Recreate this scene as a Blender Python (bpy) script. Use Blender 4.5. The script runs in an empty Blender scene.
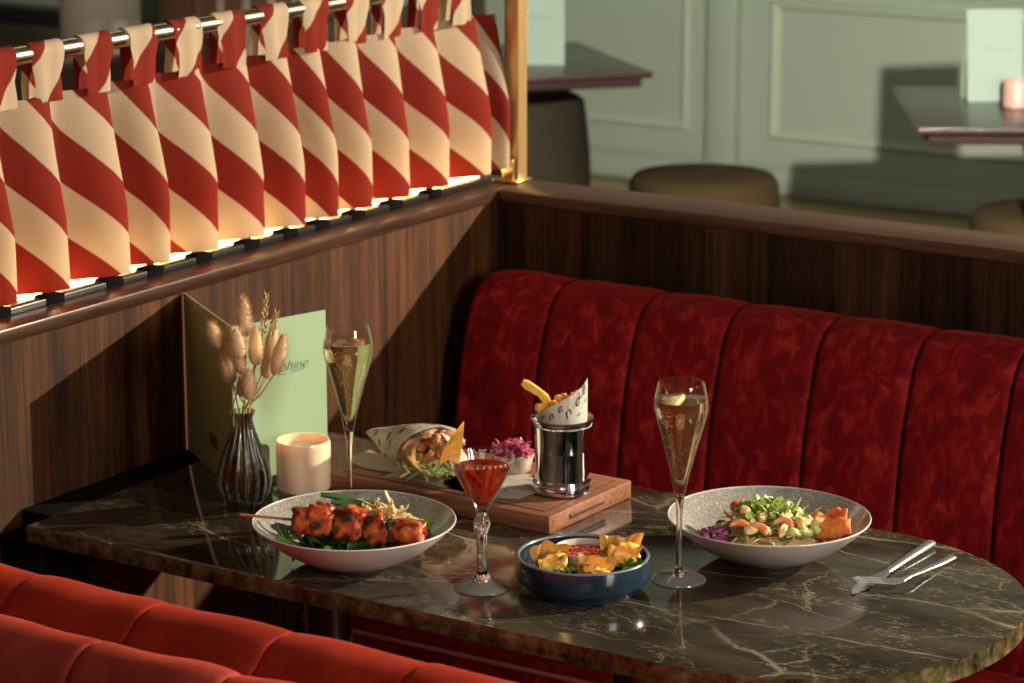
import bpy, bmesh, math, random
from mathutils import Vector, Matrix, noise
C = bpy.context.scene.collection
PI = math.pi
rnd = random.Random(7)
V = Vector

# ------------------------------------------------------------------ helpers
def nm(name):
    m = bpy.data.materials.new(name); m.use_nodes = True
    nt = m.node_tree; nt.nodes.clear()
    out = nt.nodes.new('ShaderNodeOutputMaterial')
    b = nt.nodes.new('ShaderNodeBsdfPrincipled')
    nt.links.new(b.outputs[0], out.inputs[0])
    return m, nt, b
def N(nt, kind, **kw):
    n = nt.nodes.new(kind)
    for k, v in kw.items():
        if k.startswith('i_'):
            key = k[2:]
            n.inputs[int(key) if key.isdigit() else key.replace('_', ' ')].default_value = v
        else: setattr(n, k, v)
    return n
def ramp(nt, fac, stops, interp='LINEAR'):
    r = nt.nodes.new('ShaderNodeValToRGB'); r.color_ramp.interpolation = interp
    while len(r.color_ramp.elements) > 1: r.color_ramp.elements.remove(r.color_ramp.elements[-1])
    for i, (p, c) in enumerate(stops):
        e = r.color_ramp.elements[0] if i == 0 else r.color_ramp.elements.new(p)
        e.position = p; e.color = (*c, 1)
    nt.links.new(fac, r.inputs[0]); return r.outputs[0]
def coords(nt, scale=(1, 1, 1), rot=(0, 0, 0), kind='Object'):
    tc = nt.nodes.new('ShaderNodeTexCoord'); mp = nt.nodes.new('ShaderNodeMapping')
    mp.inputs['Scale'].default_value = scale; mp.inputs['Rotation'].default_value = rot
    nt.links.new(tc.outputs[kind], mp.inputs[0]); return mp.outputs[0]
def bump(nt, b, h, strength=.3, dist=.001):
    n = N(nt, 'ShaderNodeBump', i_Strength=strength, i_Distance=dist)
    nt.links.new(h, n.inputs['Height']); nt.links.new(n.outputs[0], b.inputs['Normal'])
def plain(name, col, rough=.5, metal=0, spec=.5, sss=0, coat=0, emis=None, es=0, var=0, vscale=60, bmp=0):
    m, nt, b = nm(name)
    b.inputs['Base Color'].default_value = (*col, 1); b.inputs['Roughness'].default_value = rough
    b.inputs['Metallic'].default_value = metal; b.inputs['Specular IOR Level'].default_value = spec
    b.inputs['Coat Weight'].default_value = coat
    if sss:
        b.inputs['Subsurface Weight'].default_value = sss; b.inputs['Subsurface Scale'].default_value = .01
        b.inputs['Subsurface Radius'].default_value = (1, .6, .35)
    if emis: b.inputs['Emission Color'].default_value = (*emis, 1); b.inputs['Emission Strength'].default_value = es
    if var or bmp:
        n = N(nt, 'ShaderNodeTexNoise', i_Scale=vscale, i_Detail=4.0)
        nt.links.new(coords(nt), n.inputs['Vector'])
        if var:
            lo = tuple(max(0, c*(1-var)) for c in col); hi = tuple(min(1, c*(1+var)) for c in col)
            nt.links.new(ramp(nt, n.outputs[0], [(.3, lo), (.7, hi)]), b.inputs['Base Color'])
        if bmp: bump(nt, b, n.outputs[0], bmp)
    return m
def glass(name, col=(1, 1, 1), ior=1.45, rough=0.0):
    m, nt, b = nm(name)
    b.inputs['Base Color'].default_value = (*col, 1); b.inputs['Roughness'].default_value = rough
    b.inputs['IOR'].default_value = ior; b.inputs['Transmission Weight'].default_value = 1
    return m
def clear(name, col=(1, 1, 1), ior=1.45, tfrac=.6, tcol=None, dfrac=0.0, dcol=(1, 1, 1)):
    m, nt, b = nm(name)
    b.inputs['Base Color'].default_value = (*col, 1); b.inputs['Roughness'].default_value = 0
    b.inputs['IOR'].default_value = ior; b.inputs['Transmission Weight'].default_value = 1
    tr = nt.nodes.new('ShaderNodeBsdfTransparent'); tr.inputs[0].default_value = (*(tcol or col), 1)
    ms = nt.nodes.new('ShaderNodeMixShader'); ms.inputs[0].default_value = tfrac
    gl = nt.nodes.new('ShaderNodeBsdfGlossy'); gl.inputs['Roughness'].default_value = .03
    fr = N(nt, 'ShaderNodeFresnel', i_IOR=1.5); m2 = nt.nodes.new('ShaderNodeMixShader')
    out = [x for x in nt.nodes if x.type == 'OUTPUT_MATERIAL'][0]
    nt.links.new(fr.outputs[0], m2.inputs[0]); nt.links.new(tr.outputs[0], m2.inputs[1]); nt.links.new(gl.outputs[0], m2.inputs[2])
    nt.links.new(b.outputs[0], ms.inputs[1]); nt.links.new(m2.outputs[0], ms.inputs[2])
    df = nt.nodes.new('ShaderNodeBsdfTranslucent'); df.inputs[0].default_value = (*dcol, 1); d2 = nt.nodes.new('ShaderNodeBsdfDiffuse'); d2.inputs[0].default_value = (*dcol, 1)
    a_ = nt.nodes.new('ShaderNodeMixShader'); nt.links.new(df.outputs[0], a_.inputs[1]); nt.links.new(d2.outputs[0], a_.inputs[2])
    m4 = nt.nodes.new('ShaderNodeMixShader'); m4.inputs[0].default_value = dfrac; nt.links.new(ms.outputs[0], m4.inputs[1]); nt.links.new(a_.outputs[0], m4.inputs[2]); nt.links.new(m4.outputs[0], out.inputs[0])
    return m
def shell(name, tint=(1, 1, 1), edge=(.55, .55, .55), edgegloss=.25, power=3.0):
    """blown thin glass: see-through, mirror-like towards grazing angles, darker where the wall is seen edge on"""
    m, nt, b = nm(name); nt.nodes.remove(b)
    out = [x for x in nt.nodes if x.type == 'OUTPUT_MATERIAL'][0]
    lw = N(nt, 'ShaderNodeLayerWeight', i_Blend=.5); pw = N(nt, 'ShaderNodeMath', operation='POWER', i_1=power); nt.links.new(lw.outputs['Facing'], pw.inputs[0])
    mx = N(nt, 'ShaderNodeMix', data_type='RGBA'); nt.links.new(pw.outputs[0], mx.inputs[0]); mx.inputs[6].default_value = (*tint, 1); mx.inputs[7].default_value = (*edge, 1)
    tr = nt.nodes.new('ShaderNodeBsdfTransparent'); nt.links.new(mx.outputs[2], tr.inputs[0])
    gl = nt.nodes.new('ShaderNodeBsdfGlossy'); gl.inputs['Roughness'].default_value = .04
    mu = N(nt, 'ShaderNodeMath', operation='MULTIPLY_ADD', i_1=edgegloss, i_2=.05); nt.links.new(pw.outputs[0], mu.inputs[0])
    cl = N(nt, 'ShaderNodeClamp'); nt.links.new(mu.outputs[0], cl.inputs[0])
    m2 = nt.nodes.new('ShaderNodeMixShader'); nt.links.new(cl.outputs[0], m2.inputs[0]); nt.links.new(tr.outputs[0], m2.inputs[1]); nt.links.new(gl.outputs[0], m2.inputs[2])
    df = nt.nodes.new('ShaderNodeBsdfTranslucent'); df.inputs[0].default_value = (.8, .78, .75, 1); d2 = nt.nodes.new('ShaderNodeBsdfDiffuse'); d2.inputs[0].default_value = (.8, .78, .75, 1)
    ad = N(nt, 'ShaderNodeMixShader'); nt.links.new(df.outputs[0], ad.inputs[1]); nt.links.new(d2.outputs[0], ad.inputs[2])
    pw2 = N(nt, 'ShaderNodeMath', operation='POWER', i_1=power*2.2); nt.links.new(lw.outputs['Facing'], pw2.inputs[0]); mu2 = N(nt, 'ShaderNodeMath', operation='MULTIPLY', i_1=.35); nt.links.new(pw2.outputs[0], mu2.inputs[0])  # whitish edge mixed in to stand for bright reflections along the glass
    m3 = nt.nodes.new('ShaderNodeMixShader'); nt.links.new(mu2.outputs[0], m3.inputs[0]); nt.links.new(m2.outputs[0], m3.inputs[1]); nt.links.new(ad.outputs[0], m3.inputs[2])
    nt.links.new(m3.outputs[0], out.inputs[0]); return m
def wood(name, dark, light, axis='z', scale=14, rough=.4, planks=0, coat=0, bmp=.15, pk='x'):
    m, nt, b = nm(name)
    s = [scale*4]*3; s['xyz'.index(axis)] = scale*.18
    co = coords(nt, tuple(s))
    n = N(nt, 'ShaderNodeTexNoise', i_Scale=1.0, i_Detail=8.0, i_Roughness=.65, i_Distortion=.6); nt.links.new(co, n.inputs['Vector'])
    c = ramp(nt, n.outputs[0], [(.32, dark), (.62, light)])
    s2 = [scale*26]*3; s2['xyz'.index(axis)] = scale*.8
    n2 = N(nt, 'ShaderNodeTexNoise', i_Scale=1.0, i_Detail=3.0); nt.links.new(coords(nt, tuple(s2)), n2.inputs['Vector'])
    mx = N(nt, 'ShaderNodeMix', data_type='RGBA', blend_type='MULTIPLY'); mx.inputs[0].default_value = .65
    nt.links.new(c, mx.inputs[6]); nt.links.new(ramp(nt, n2.outputs[0], [(.35, (.35, .35, .35)), (.6, (1.15, 1.1, 1.05))]), mx.inputs[7])
    col = mx.outputs[2]
    if planks:
        tc = nt.nodes.new('ShaderNodeTexCoord'); sp = nt.nodes.new('ShaderNodeSeparateXYZ'); nt.links.new(tc.outputs['Object'], sp.inputs[0])
        d = N(nt, 'ShaderNodeMath', operation='DIVIDE', i_1=planks); nt.links.new(sp.outputs['xyz'.index(pk)], d.inputs[0])
        fl = N(nt, 'ShaderNodeMath', operation='FLOOR'); nt.links.new(d.outputs[0], fl.inputs[0])
        wn = N(nt, 'ShaderNodeTexWhiteNoise', noise_dimensions='1D'); nt.links.new(fl.outputs[0], wn.inputs['W'])
        fr = N(nt, 'ShaderNodeMath', operation='FRACT'); nt.links.new(d.outputs[0], fr.inputs[0])
        tone = ramp(nt, wn.outputs[0], [(0, (.5, .46, .42)), (1, (1.5, 1.4, 1.3))])
        m2 = N(nt, 'ShaderNodeMix', data_type='RGBA', blend_type='MULTIPLY'); m2.inputs[0].default_value = 1
        nt.links.new(col, m2.inputs[6]); nt.links.new(tone, m2.inputs[7])
        gap = ramp(nt, fr.outputs[0], [(0, (.25, .25, .25)), (.012, (1, 1, 1)), (.988, (1, 1, 1)), (1, (.25, .25, .25))])
        m3 = N(nt, 'ShaderNodeMix', data_type='RGBA', blend_type='MULTIPLY'); m3.inputs[0].default_value = 1
        nt.links.new(m2.outputs[2], m3.inputs[6]); nt.links.new(gap, m3.inputs[7]); col = m3.outputs[2]
    nt.links.new(col, b.inputs['Base Color']); b.inputs['Roughness'].default_value = rough; b.inputs['Coat Weight'].default_value = coat
    if planks: b.inputs['Specular IOR Level'].default_value = .2
    b.inputs['Coat Roughness'].default_value = .15
    bump(nt, b, n2.outputs[0], bmp)
    return m
def velvet(name, deep, mid, hi, sheen=.6, sc=13):
    m, nt, b = nm(name)
    n = N(nt, 'ShaderNodeTexNoise', i_Scale=sc*1.0, i_Detail=6.0, i_Roughness=.68, i_Distortion=.7); nt.links.new(coords(nt, (1, 1, .55)), n.inputs['Vector'])
    c = ramp(nt, n.outputs[0], [(.30, deep), (.52, mid), (.74, hi)])
    nt.links.new(c, b.inputs['Base Color']); b.inputs['Roughness'].default_value = .75
    b.inputs['Specular IOR Level'].default_value = .15
    b.inputs['Sheen Weight'].default_value = sheen; b.inputs['Sheen Roughness'].default_value = .35
    b.inputs['Sheen Tint'].default_value = (1, .12, .06, 1)
    n3 = N(nt, 'ShaderNodeTexNoise', i_Scale=900.0); nt.links.new(coords(nt), n3.inputs['Vector']); bump(nt, b, n3.outputs[0], .25, .0006)
    return m
def marble(name):
    m, nt, b = nm(name)
    co = coords(nt, rot=(0, 0, .18))
    n = N(nt, 'ShaderNodeTexNoise', i_Scale=6.0, i_Detail=7.0, i_Roughness=.6, i_Distortion=.8)
    nt.links.new(coords(nt, (.7, 2.0, 1.5), (0, 0, .25)), n.inputs['Vector'])
    base = ramp(nt, n.outputs[0], [(.30, (.012, .009, .006)), (.48, (.034, .027, .020)), (.64, (.060, .047, .033)), (.8, (.085, .064, .042))])
    def vein(scale, mapsc, rot, w, col, fac, prev, dist, nsc):
        nn = N(nt, 'ShaderNodeTexNoise', i_Scale=nsc, i_Detail=6.0, i_Roughness=.6); nt.links.new(co, nn.inputs['Vector'])
        ad = N(nt, 'ShaderNodeVectorMath', operation='MULTIPLY_ADD'); nt.links.new(nn.outputs[1], ad.inputs[0]); ad.inputs[1].default_value = (dist, dist, 0)
        nt.links.new(coords(nt, mapsc, rot), ad.inputs[2])
        vo = N(nt, 'ShaderNodeTexVoronoi', feature='DISTANCE_TO_EDGE', i_Scale=scale); nt.links.new(ad.outputs[0], vo.inputs['Vector'])
        f = ramp(nt, vo.outputs['Distance'], [(0, (1, 1, 1)), (w*.3, (.55, .55, .55)), (w, (0, 0, 0))])
        n4 = N(nt, 'ShaderNodeTexNoise', i_Scale=8.0, i_Detail=3.0); nt.links.new(coords(nt, (1, 1, 1), (0, 0, scale)), n4.inputs['Vector'])
        g = ramp(nt, n4.outputs[0], [(.40, (.03, .03, .03)), (.62, (1, 1, 1))])
        mm = N(nt, 'ShaderNodeMix', data_type='RGBA', blend_type='MULTIPLY'); mm.inputs[0].default_value = 1
        nt.links.new(f, mm.inputs[6]); nt.links.new(g, mm.inputs[7])
        mu = N(nt, 'ShaderNodeMath', operation='MULTIPLY', i_1=fac); nt.links.new(mm.outputs[2], mu.inputs[0])
        mx = N(nt, 'ShaderNodeMix', data_type='RGBA'); nt.links.new(mu.outputs[0], mx.inputs[0])
        nt.links.new(prev, mx.inputs[6]); mx.inputs[7].default_value = (*col, 1); return mx.outputs[2]
    c = vein(3.6, (.55, 1.9, 1), (0, 0, .20), .018, (.36, .29, .20), .95, base, .16, 3.5)
    c = vein(5.5, (.7, 1.6, 1), (0, 0, -.42), .010, (.28, .23, .16), .8, c, .2, 5.0)
    c = vein(9.0, (1.0, 1.3, 1), (0, 0, .9), .009, (.20, .165, .115), .6, c, .3, 7.0)
    sp = N(nt, 'ShaderNodeTexNoise', i_Scale=150.0, i_Detail=5.0, i_Roughness=.75); nt.links.new(coords(nt, (.7, 1.3, 1), (0, 0, .2)), sp.inputs['Vector'])
    n5 = N(nt, 'ShaderNodeTexNoise', i_Scale=9.0, i_Detail=5.0, i_Roughness=.6); nt.links.new(coords(nt, (1, 2.2, 1), (0, 0, .2)), n5.inputs['Vector'])
    mm = N(nt, 'ShaderNodeMath', operation='MULTIPLY'); nt.links.new(ramp(nt, sp.outputs[0], [(.50, (0, 0, 0)), (.62, (.8, .8, .8))]), mm.inputs[0]); nt.links.new(ramp(nt, n5.outputs[0], [(.47, (0, 0, 0)), (.64, (1, 1, 1))]), mm.inputs[1])
    mx = N(nt, 'ShaderNodeMix', data_type='RGBA'); nt.links.new(mm.outputs[0], mx.inputs[0]); nt.links.new(c, mx.inputs[6]); mx.inputs[7].default_value = (.25, .20, .13, 1)
    # the rough-sawn rim: brighter olive and tan blotches on the vertical edge
    ge = nt.nodes.new('ShaderNodeNewGeometry'); sx = nt.nodes.new('ShaderNodeSeparateXYZ'); nt.links.new(ge.outputs['True Normal'], sx.inputs[0])
    ed = ramp(nt, sx.outputs[2], [(.3, (1, 1, 1)), (.6, (0, 0, 0))])
    n6 = N(nt, 'ShaderNodeTexNoise', i_Scale=38.0, i_Detail=6.0, i_Roughness=.7); nt.links.new(co, n6.inputs['Vector'])
    ec = ramp(nt, n6.outputs[0], [(.36, (.012, .010, .006)), (.48, (.065, .048, .020)), (.58, (.11, .095, .040)), (.7, (.27, .17, .09))])
    m9 = N(nt, 'ShaderNodeMix', data_type='RGBA'); nt.links.new(ed, m9.inputs[0]); nt.links.new(mx.outputs[2], m9.inputs[6]); nt.links.new(ec, m9.inputs[7])
    nt.links.new(m9.outputs[2], b.inputs['Base Color']); b.inputs['Roughness'].default_value = .07; b.inputs['Specular IOR Level'].default_value = .6
    return m

def obj(name, bm, mat, parent=None, sharp=35, smooth=True):
    me = bpy.data.meshes.new(name)
    if isinstance(bm, bmesh.types.BMesh):
        bmesh.ops.recalc_face_normals(bm, faces=bm.faces)
        bm.to_mesh(me); bm.free()
    else: me = bm
    if mat: me.materials.append(mat)
    if smooth:
        for p in me.polygons: p.use_smooth = True
        me.set_sharp_from_angle(angle=math.radians(sharp))
    o = bpy.data.objects.new(name, me); C.objects.link(o)
    if parent: o.parent = parent
    return o
def tag(o, label, cat, group=None, kind=None):
    o['label'] = label
    if cat: o['category'] = cat
    if group: o['group'] = group
    if kind: o['kind'] = kind
    return o
def thing(name, label, cat, loc=(0, 0, 0), rotz=0, group=None):
    o = bpy.data.objects.new(name, None); C.objects.link(o); o.empty_display_size = .02
    o.location = loc; o.rotation_euler = (0, 0, rotz); return tag(o, label, cat, group)
def struct(name, bm, m, parent=None, **k):
    o = obj(name, bm, m, parent, **k)
    if not parent: o['kind'] = 'structure'
    return o
def B(): return bmesh.new()
def box(bm, lo, hi, bev=0, seg=2):
    g = bmesh.ops.create_cube(bm, size=1.0)
    lo, hi = V(lo), V(hi); vs = g['verts']
    for v in vs: v.co = V(((lo.x+hi.x)/2+v.co.x*(hi.x-lo.x), (lo.y+hi.y)/2+v.co.y*(hi.y-lo.y), (lo.z+hi.z)/2+v.co.z*(hi.z-lo.z)))
    if bev:
        es = list({e for v in vs for e in v.link_edges})
        bmesh.ops.bevel(bm, geom=es, offset=bev, segments=seg, affect='EDGES', profile=.5)
    return vs
def prism(bm, pts, z0, z1, bev=0):
    a = [bm.verts.new((x, y, z0)) for x, y in pts]; b = [bm.verts.new((x, y, z1)) for x, y in pts]
    n = len(pts); es = []
    f1 = bm.faces.new(a[::-1]); f2 = bm.faces.new(b)
    for i in range(n): bm.faces.new((a[i], a[(i+1) % n], b[(i+1) % n], b[i]))
    if bev:
        es = list(f1.edges)+list(f2.edges)
        bmesh.ops.bevel(bm, geom=es, offset=bev, segments=3, affect='EDGES', profile=.5)
def lathe(bm, prof, n=48, c=(0, 0, 0), rib=None, close=False):
    """prof: list of (r,z). rib(theta,z)->multiplier"""
    rings = []
    for r, z in prof:
        if r < 1e-6: rings.append([bm.verts.new((c[0], c[1], c[2]+z))]); continue
        ring = []
        for k in range(n):
            t = 2*PI*k/n; q = r*(rib(t, z) if rib else 1)
            ring.append(bm.verts.new((c[0]+q*math.cos(t), c[1]+q*math.sin(t), c[2]+z)))
        rings.append(ring)
    if close: rings.append(rings[0])
    for a, b in zip(rings, rings[1:]):
        if len(a) == 1 and len(b) == 1: continue
        for k in range(n):
            k2 = (k+1) % n
            if len(a) == 1: bm.faces.new((a[0], b[k], b[k2]))
            elif len(b) == 1: bm.faces.new((a[k], b[0], a[k2]))
            else: bm.faces.new((a[k], b[k], b[k2], a[k2]))
def tube(bm, pts, rad, n=8, cap=True, flat=1.0):
    pts = [V(p) for p in pts]; m = len(pts)
    if not hasattr(rad, '__len__'): rad = [rad]*m
    rings = []; up = V((0, 0, 1))
    for i, p in enumerate(pts):
        d = (pts[min(i+1, m-1)]-pts[max(i-1, 0)]).normalized()
        a = d.cross(up)
        if a.length < .1: a = d.cross(V((1, 0, 0)))
        a.normalize(); b2 = a.cross(d).normalized()
        rings.append([bm.verts.new(p+a*rad[i]*math.cos(2*PI*k/n)+b2*rad[i]*flat*math.sin(2*PI*k/n)) for k in range(n)])
    for a, b2 in zip(rings, rings[1:]):
        for k in range(n): bm.faces.new((a[k], a[(k+1) % n], b2[(k+1) % n], b2[k]))
    if cap: bm.faces.new(rings[0][::-1]); bm.faces.new(rings[-1])
def blob(bm, c, s, seed=0, rough=.15, freq=2.0, sub=3, rot=None, sq=1.0):
    g = bmesh.ops.create_icosphere(bm, subdivisions=sub, radius=1.0)
    c = V(c); s = V(s) if hasattr(s, '__len__') else V((s, s, s)); off = V((seed*3.1, seed*1.7, seed*.9))
    for v in g['verts']:
        d = v.co.normalized()
        if sq != 1.0: d = V([math.copysign(abs(q)**sq, q) for q in d])
        k = 1+rough*noise.noise(d*freq+off)*2+rough*.4*noise.noise(d*freq*3.3+off)*2
        q = V((d.x*s.x*k, d.y*s.y*k, d.z*s.z*k))
        if rot: q = rot @ q
        v.co = c+q
def sheet(bm, S, nu, nv, th=0):
    g = [[bm.verts.new(S(i/nu, j/nv)) for j in range(nv+1)] for i in range(nu+1)]
    for i in range(nu):
        for j in range(nv): bm.faces.new((g[i][j], g[i+1][j], g[i+1][j+1], g[i][j+1]))
    if th:
        bmesh.ops.solidify(bm, geom=bm.faces[:], thickness=th)
def surf_n(S, u, v, e=1e-3):
    a = S(min(u+e, 1), v)-S(max(u-e, 0), v); b = S(u, min(v+e, 1))-S(u, max(v-e, 0))
    return a.cross(b).normalized()
def text_verts(s, size, shear=0, off=0):
    cu = bpy.data.curves.new('t', 'FONT'); cu.body = s; cu.size = size; cu.shear = shear; cu.offset = off; cu.resolution_u = 3
    o = bpy.data.objects.new('t', cu); C.objects.link(o); bpy.context.view_layer.update()
    me = bpy.data.meshes.new_from_object(o)
    r = ([v.co.copy() for v in me.vertices], [list(p.vertices) for p in me.polygons])
    bpy.data.objects.remove(o); bpy.data.curves.remove(cu); bpy.data.meshes.remove(me); return r
def add_poly(bm, verts, faces, fn):
    vs = [bm.verts.new(fn(v)) for v in verts]
    for f in faces:
        try: bm.faces.new([vs[i] for i in f])
        except ValueError: pass
def rotm(x=0, y=0, z=0): return (Matrix.Rotation(z, 3, 'Z') @ Matrix.Rotation(y, 3, 'Y') @ Matrix.Rotation(x, 3, 'X'))
# booth directions: r runs along the photographed right, d away from the diner's eye
HD = math.radians(32.6)
RT = V((math.cos(HD), math.sin(HD), 0)); FW = V((-math.sin(HD), math.cos(HD), 0)); UPV = V((0, 0, 1))
def off(a, b, z=0): return RT*a+FW*b+UPV*z

# ------------------------------------------------------------------ materials
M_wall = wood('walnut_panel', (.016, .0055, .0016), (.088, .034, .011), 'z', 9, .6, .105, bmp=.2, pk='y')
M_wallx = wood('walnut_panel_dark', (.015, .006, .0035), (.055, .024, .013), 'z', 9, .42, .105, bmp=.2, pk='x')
M_cap = wood('walnut_cap', (.022, .009, .005), (.065, .028, .017), 'y', 10, .3, coat=.35)
M_capx = wood('walnut_cap_x', (.045, .018, .010), (.11, .05, .032), 'x', 10, .5, coat=.0)
M_sage = plain('sage_paint', (.275, .325, .25), .5, var=.03, vscale=3); M_sage_lit = plain('sage_lit', (.33, .38, .29), .4)  # second sage is lightened to carry the highlights on the mouldings
M_floor = wood('oak_floor', (.20, .17, .08), (.30, .26, .13), 'x', 5, .45, .14, pk='y')
M_ceil = plain('ceiling_paint', (.30, .27, .22), .8)
M_velvet = velvet('crimson_velvet', (.080, .001, .003), (.185, .002, .005), (.42, .028, .016), .14, 42)
M_velvet_warmlit = velvet('warmlit_velvet', (.13, .007, .002), (.23, .014, .004), (.34, .034, .009), .3, 9)  # red velvet with the warm light painted in as orange
M_velvet3 = velvet('rose_velvet', (.14, .013, .009), (.24, .028, .018), (.34, .050, .034), .45, 8)
M_piping = plain('pale_piping', (.45, .16, .12), .6)
M_black = plain('black_metal', (.012, .012, .014), .25, spec=.6)
M_brass = plain('brass', (.62, .42, .19), .32, 1)
M_rod = plain('rod_metal', (.52, .44, .33), .24, 1)
M_gold = plain('post_gold', (.60, .40, .17), .35, .6)
M_led = plain('led', (1, .8, .5), .5, emis=(1, .60, .22), es=26)
M_marble = marble('brown_marble')
M_steel = plain('polished_steel', (.62, .62, .64), .10, 1)
M_bluesteel = plain('cutlery_steel', (.66, .69, .76), .30, .88)
M_glass = shell('clear_glass', (.985, .985, .985), (.86, .86, .86)); M_stemglass = glass('solid_clear_glass'); M_vase = shell('smoky_ribbed_glass', (.84, .81, .79), (.14, .12, .11), .5, 1.9)
M_champ = clear('champagne', (1.0, .86, .52), 1.34, .12, (1, .88, .62), .05, (.8, .5, .2))
M_red = clear('red_cocktail', (1, .20, .07), 1.34, .45, (1, .30, .12), .15, (.85, .05, .012))
M_bubble = plain('bubble', (.95, .85, .6), .1, spec=1)
M_green = plain('menu_green', (.27, .40, .235), .6)
M_greenb = plain('menu_back', (.34, .40, .17), .6)
M_ink = plain('ink', (.012, .012, .012), .7)
M_inkb = plain('print_brown', (.10, .06, .025), .7)
M_paper = plain('greaseproof_paper', (.86, .82, .74), .6, var=.04, vscale=30)
M_wax = plain('frosted_glass', (.84, .62, .42), .22, sss=.6, coat=.6, emis=(1, .62, .38), es=.05)
M_wax2 = plain('wax', (.86, .62, .40), .5, sss=.6, emis=(1, .6, .32), es=.08)
M_board = wood('board_wood', (.17, .062, .030), (.31, .125, .065), 'x', 12, .45)
M_boardin = wood('board_inlay', (.12, .045, .024), (.24, .11, .06), 'x', 12, .45)
M_pink = plain('red_cabbage', (.55, .10, .20), .35, var=.5, vscale=120, sss=.2)
M_purple = plain('purple_cabbage', (.33, .10, .20), .35, var=.5, vscale=150, sss=.2)
M_fry = plain('fried_potato', (.86, .50, .09), .42, var=.18, vscale=120, sss=.35)
M_mango = plain('orange_peel', (.98, .58, .06), .35, var=.10, vscale=150, sss=.4)
M_lettuce = plain('lettuce', (.72, .80, .30), .4, var=.3, vscale=100, sss=.3)
M_leaf = plain('leaf_green', (.12, .27, .03), .4, var=.45, vscale=120)
M_cress = plain('cress_green', (.40, .56, .12), .4, var=.4, vscale=160, sss=.2)
M_darkleaf = plain('dark_greens', (.03, .07, .015), .35, var=.5, vscale=100)
M_noodle = plain('noodle', (.78, .55, .26), .35, var=.2, vscale=140, sss=.3)
M_peanut = plain('cashew', (.85, .58, .27), .4, var=.2, vscale=150, sss=.3)
M_edam = plain('edamame', (.50, .60, .20), .3, var=.15, vscale=150, sss=.3)
M_tomato = plain('tomato', (.78, .10, .03), .2, var=.2, vscale=90, sss=.2)
M_salmon = plain('salmon', (.92, .24, .05), .3, var=.25, vscale=140, sss=.3)
M_prawn = plain('prawn', (.90, .28, .11), .3, var=.3, vscale=110, sss=.3)
M_stick = plain('bamboo_stick', (.40, .14, .05), .5)
M_ramekin = plain('ramekin_white', (.60, .52, .44), .3, coat=.3)
M_flatbread = plain('flatbread', (.72, .50, .30), .6, var=.42, vscale=45, bmp=.3)
M_meat = plain('grilled_meat', (.42, .17, .06), .35, var=.55, vscale=110, bmp=.4)
M_plume = plain('bunny_tail', (.72, .50, .28), .85, var=.12, vscale=60)
M_stem = plain('dry_stem', (.45, .33, .15), .7)
M_seed = plain('wheat', (.50, .36, .15), .7, var=.3, vscale=200)
M_olive = plain('olive_fabric', (.036, .022, .009), .95, spec=.1, var=.1, vscale=90)
M_olive2 = plain('olive_leather', (.055, .040, .020), .9)
M_bgwood = wood('dark_table', (.012, .0035, .0025), (.028, .009, .006), 'x', 4, .25, coat=.1, bmp=0)
M_cream = plain('cream_plaster', (.60, .50, .40), .7)
M_brown = plain('brown_upholstery', (.16, .11, .055), .7)
def bowlmat(name, inner, outer, zsplit=None):
    m, nt, b = nm(name)
    n = N(nt, 'ShaderNodeTexNoise', i_Scale=300.0, i_Detail=3.0); nt.links.new(coords(nt), n.inputs['Vector'])
    c = ramp(nt, n.outputs[0], [(.38, tuple(q*.75 for q in inner)), (.55, inner), (.68, tuple(min(1, q*1.5) for q in inner))])
    nt.links.new(c, b.inputs['Base Color']); b.inputs['Roughness'].default_value = .28; b.inputs['Coat Weight'].default_value = .5; b.inputs['Coat Roughness'].default_value = .1
    return m
M_bowlin = bowlmat('speckled_glaze', (.30, .29, .27), None)
M_bowlout = plain('white_glaze', (.62, .57, .53), .35, coat=.3)
M_blue = plain('blue_glaze', (.013, .028, .045), .2, coat=.5, var=.35, vscale=30)
M_bluerim = plain('blue_rim', (.14, .17, .20), .3, coat=.5)
def chickenmat():
    m, nt, b = nm('glazed_chicken')
    n = N(nt, 'ShaderNodeTexNoise', i_Scale=75.0, i_Detail=5.0); nt.links.new(coords(nt), n.inputs['Vector'])
    c = ramp(nt, n.outputs[0], [(.38, (.02, .005, .003)), (.46, (.22, .026, .005)), (.58, (.55, .085, .011)), (.76, (.80, .24, .035))])
    nt.links.new(c, b.inputs['Base Color']); b.inputs['Roughness'].default_value = .4; b.inputs['Coat Weight'].default_value = .12
    b.inputs['Subsurface Weight'].default_value = .15; b.inputs['Subsurface Scale'].default_value = .004
    bump(nt, b, n.outputs[0], .5, .001); return m
M_chicken = chickenmat()
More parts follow.
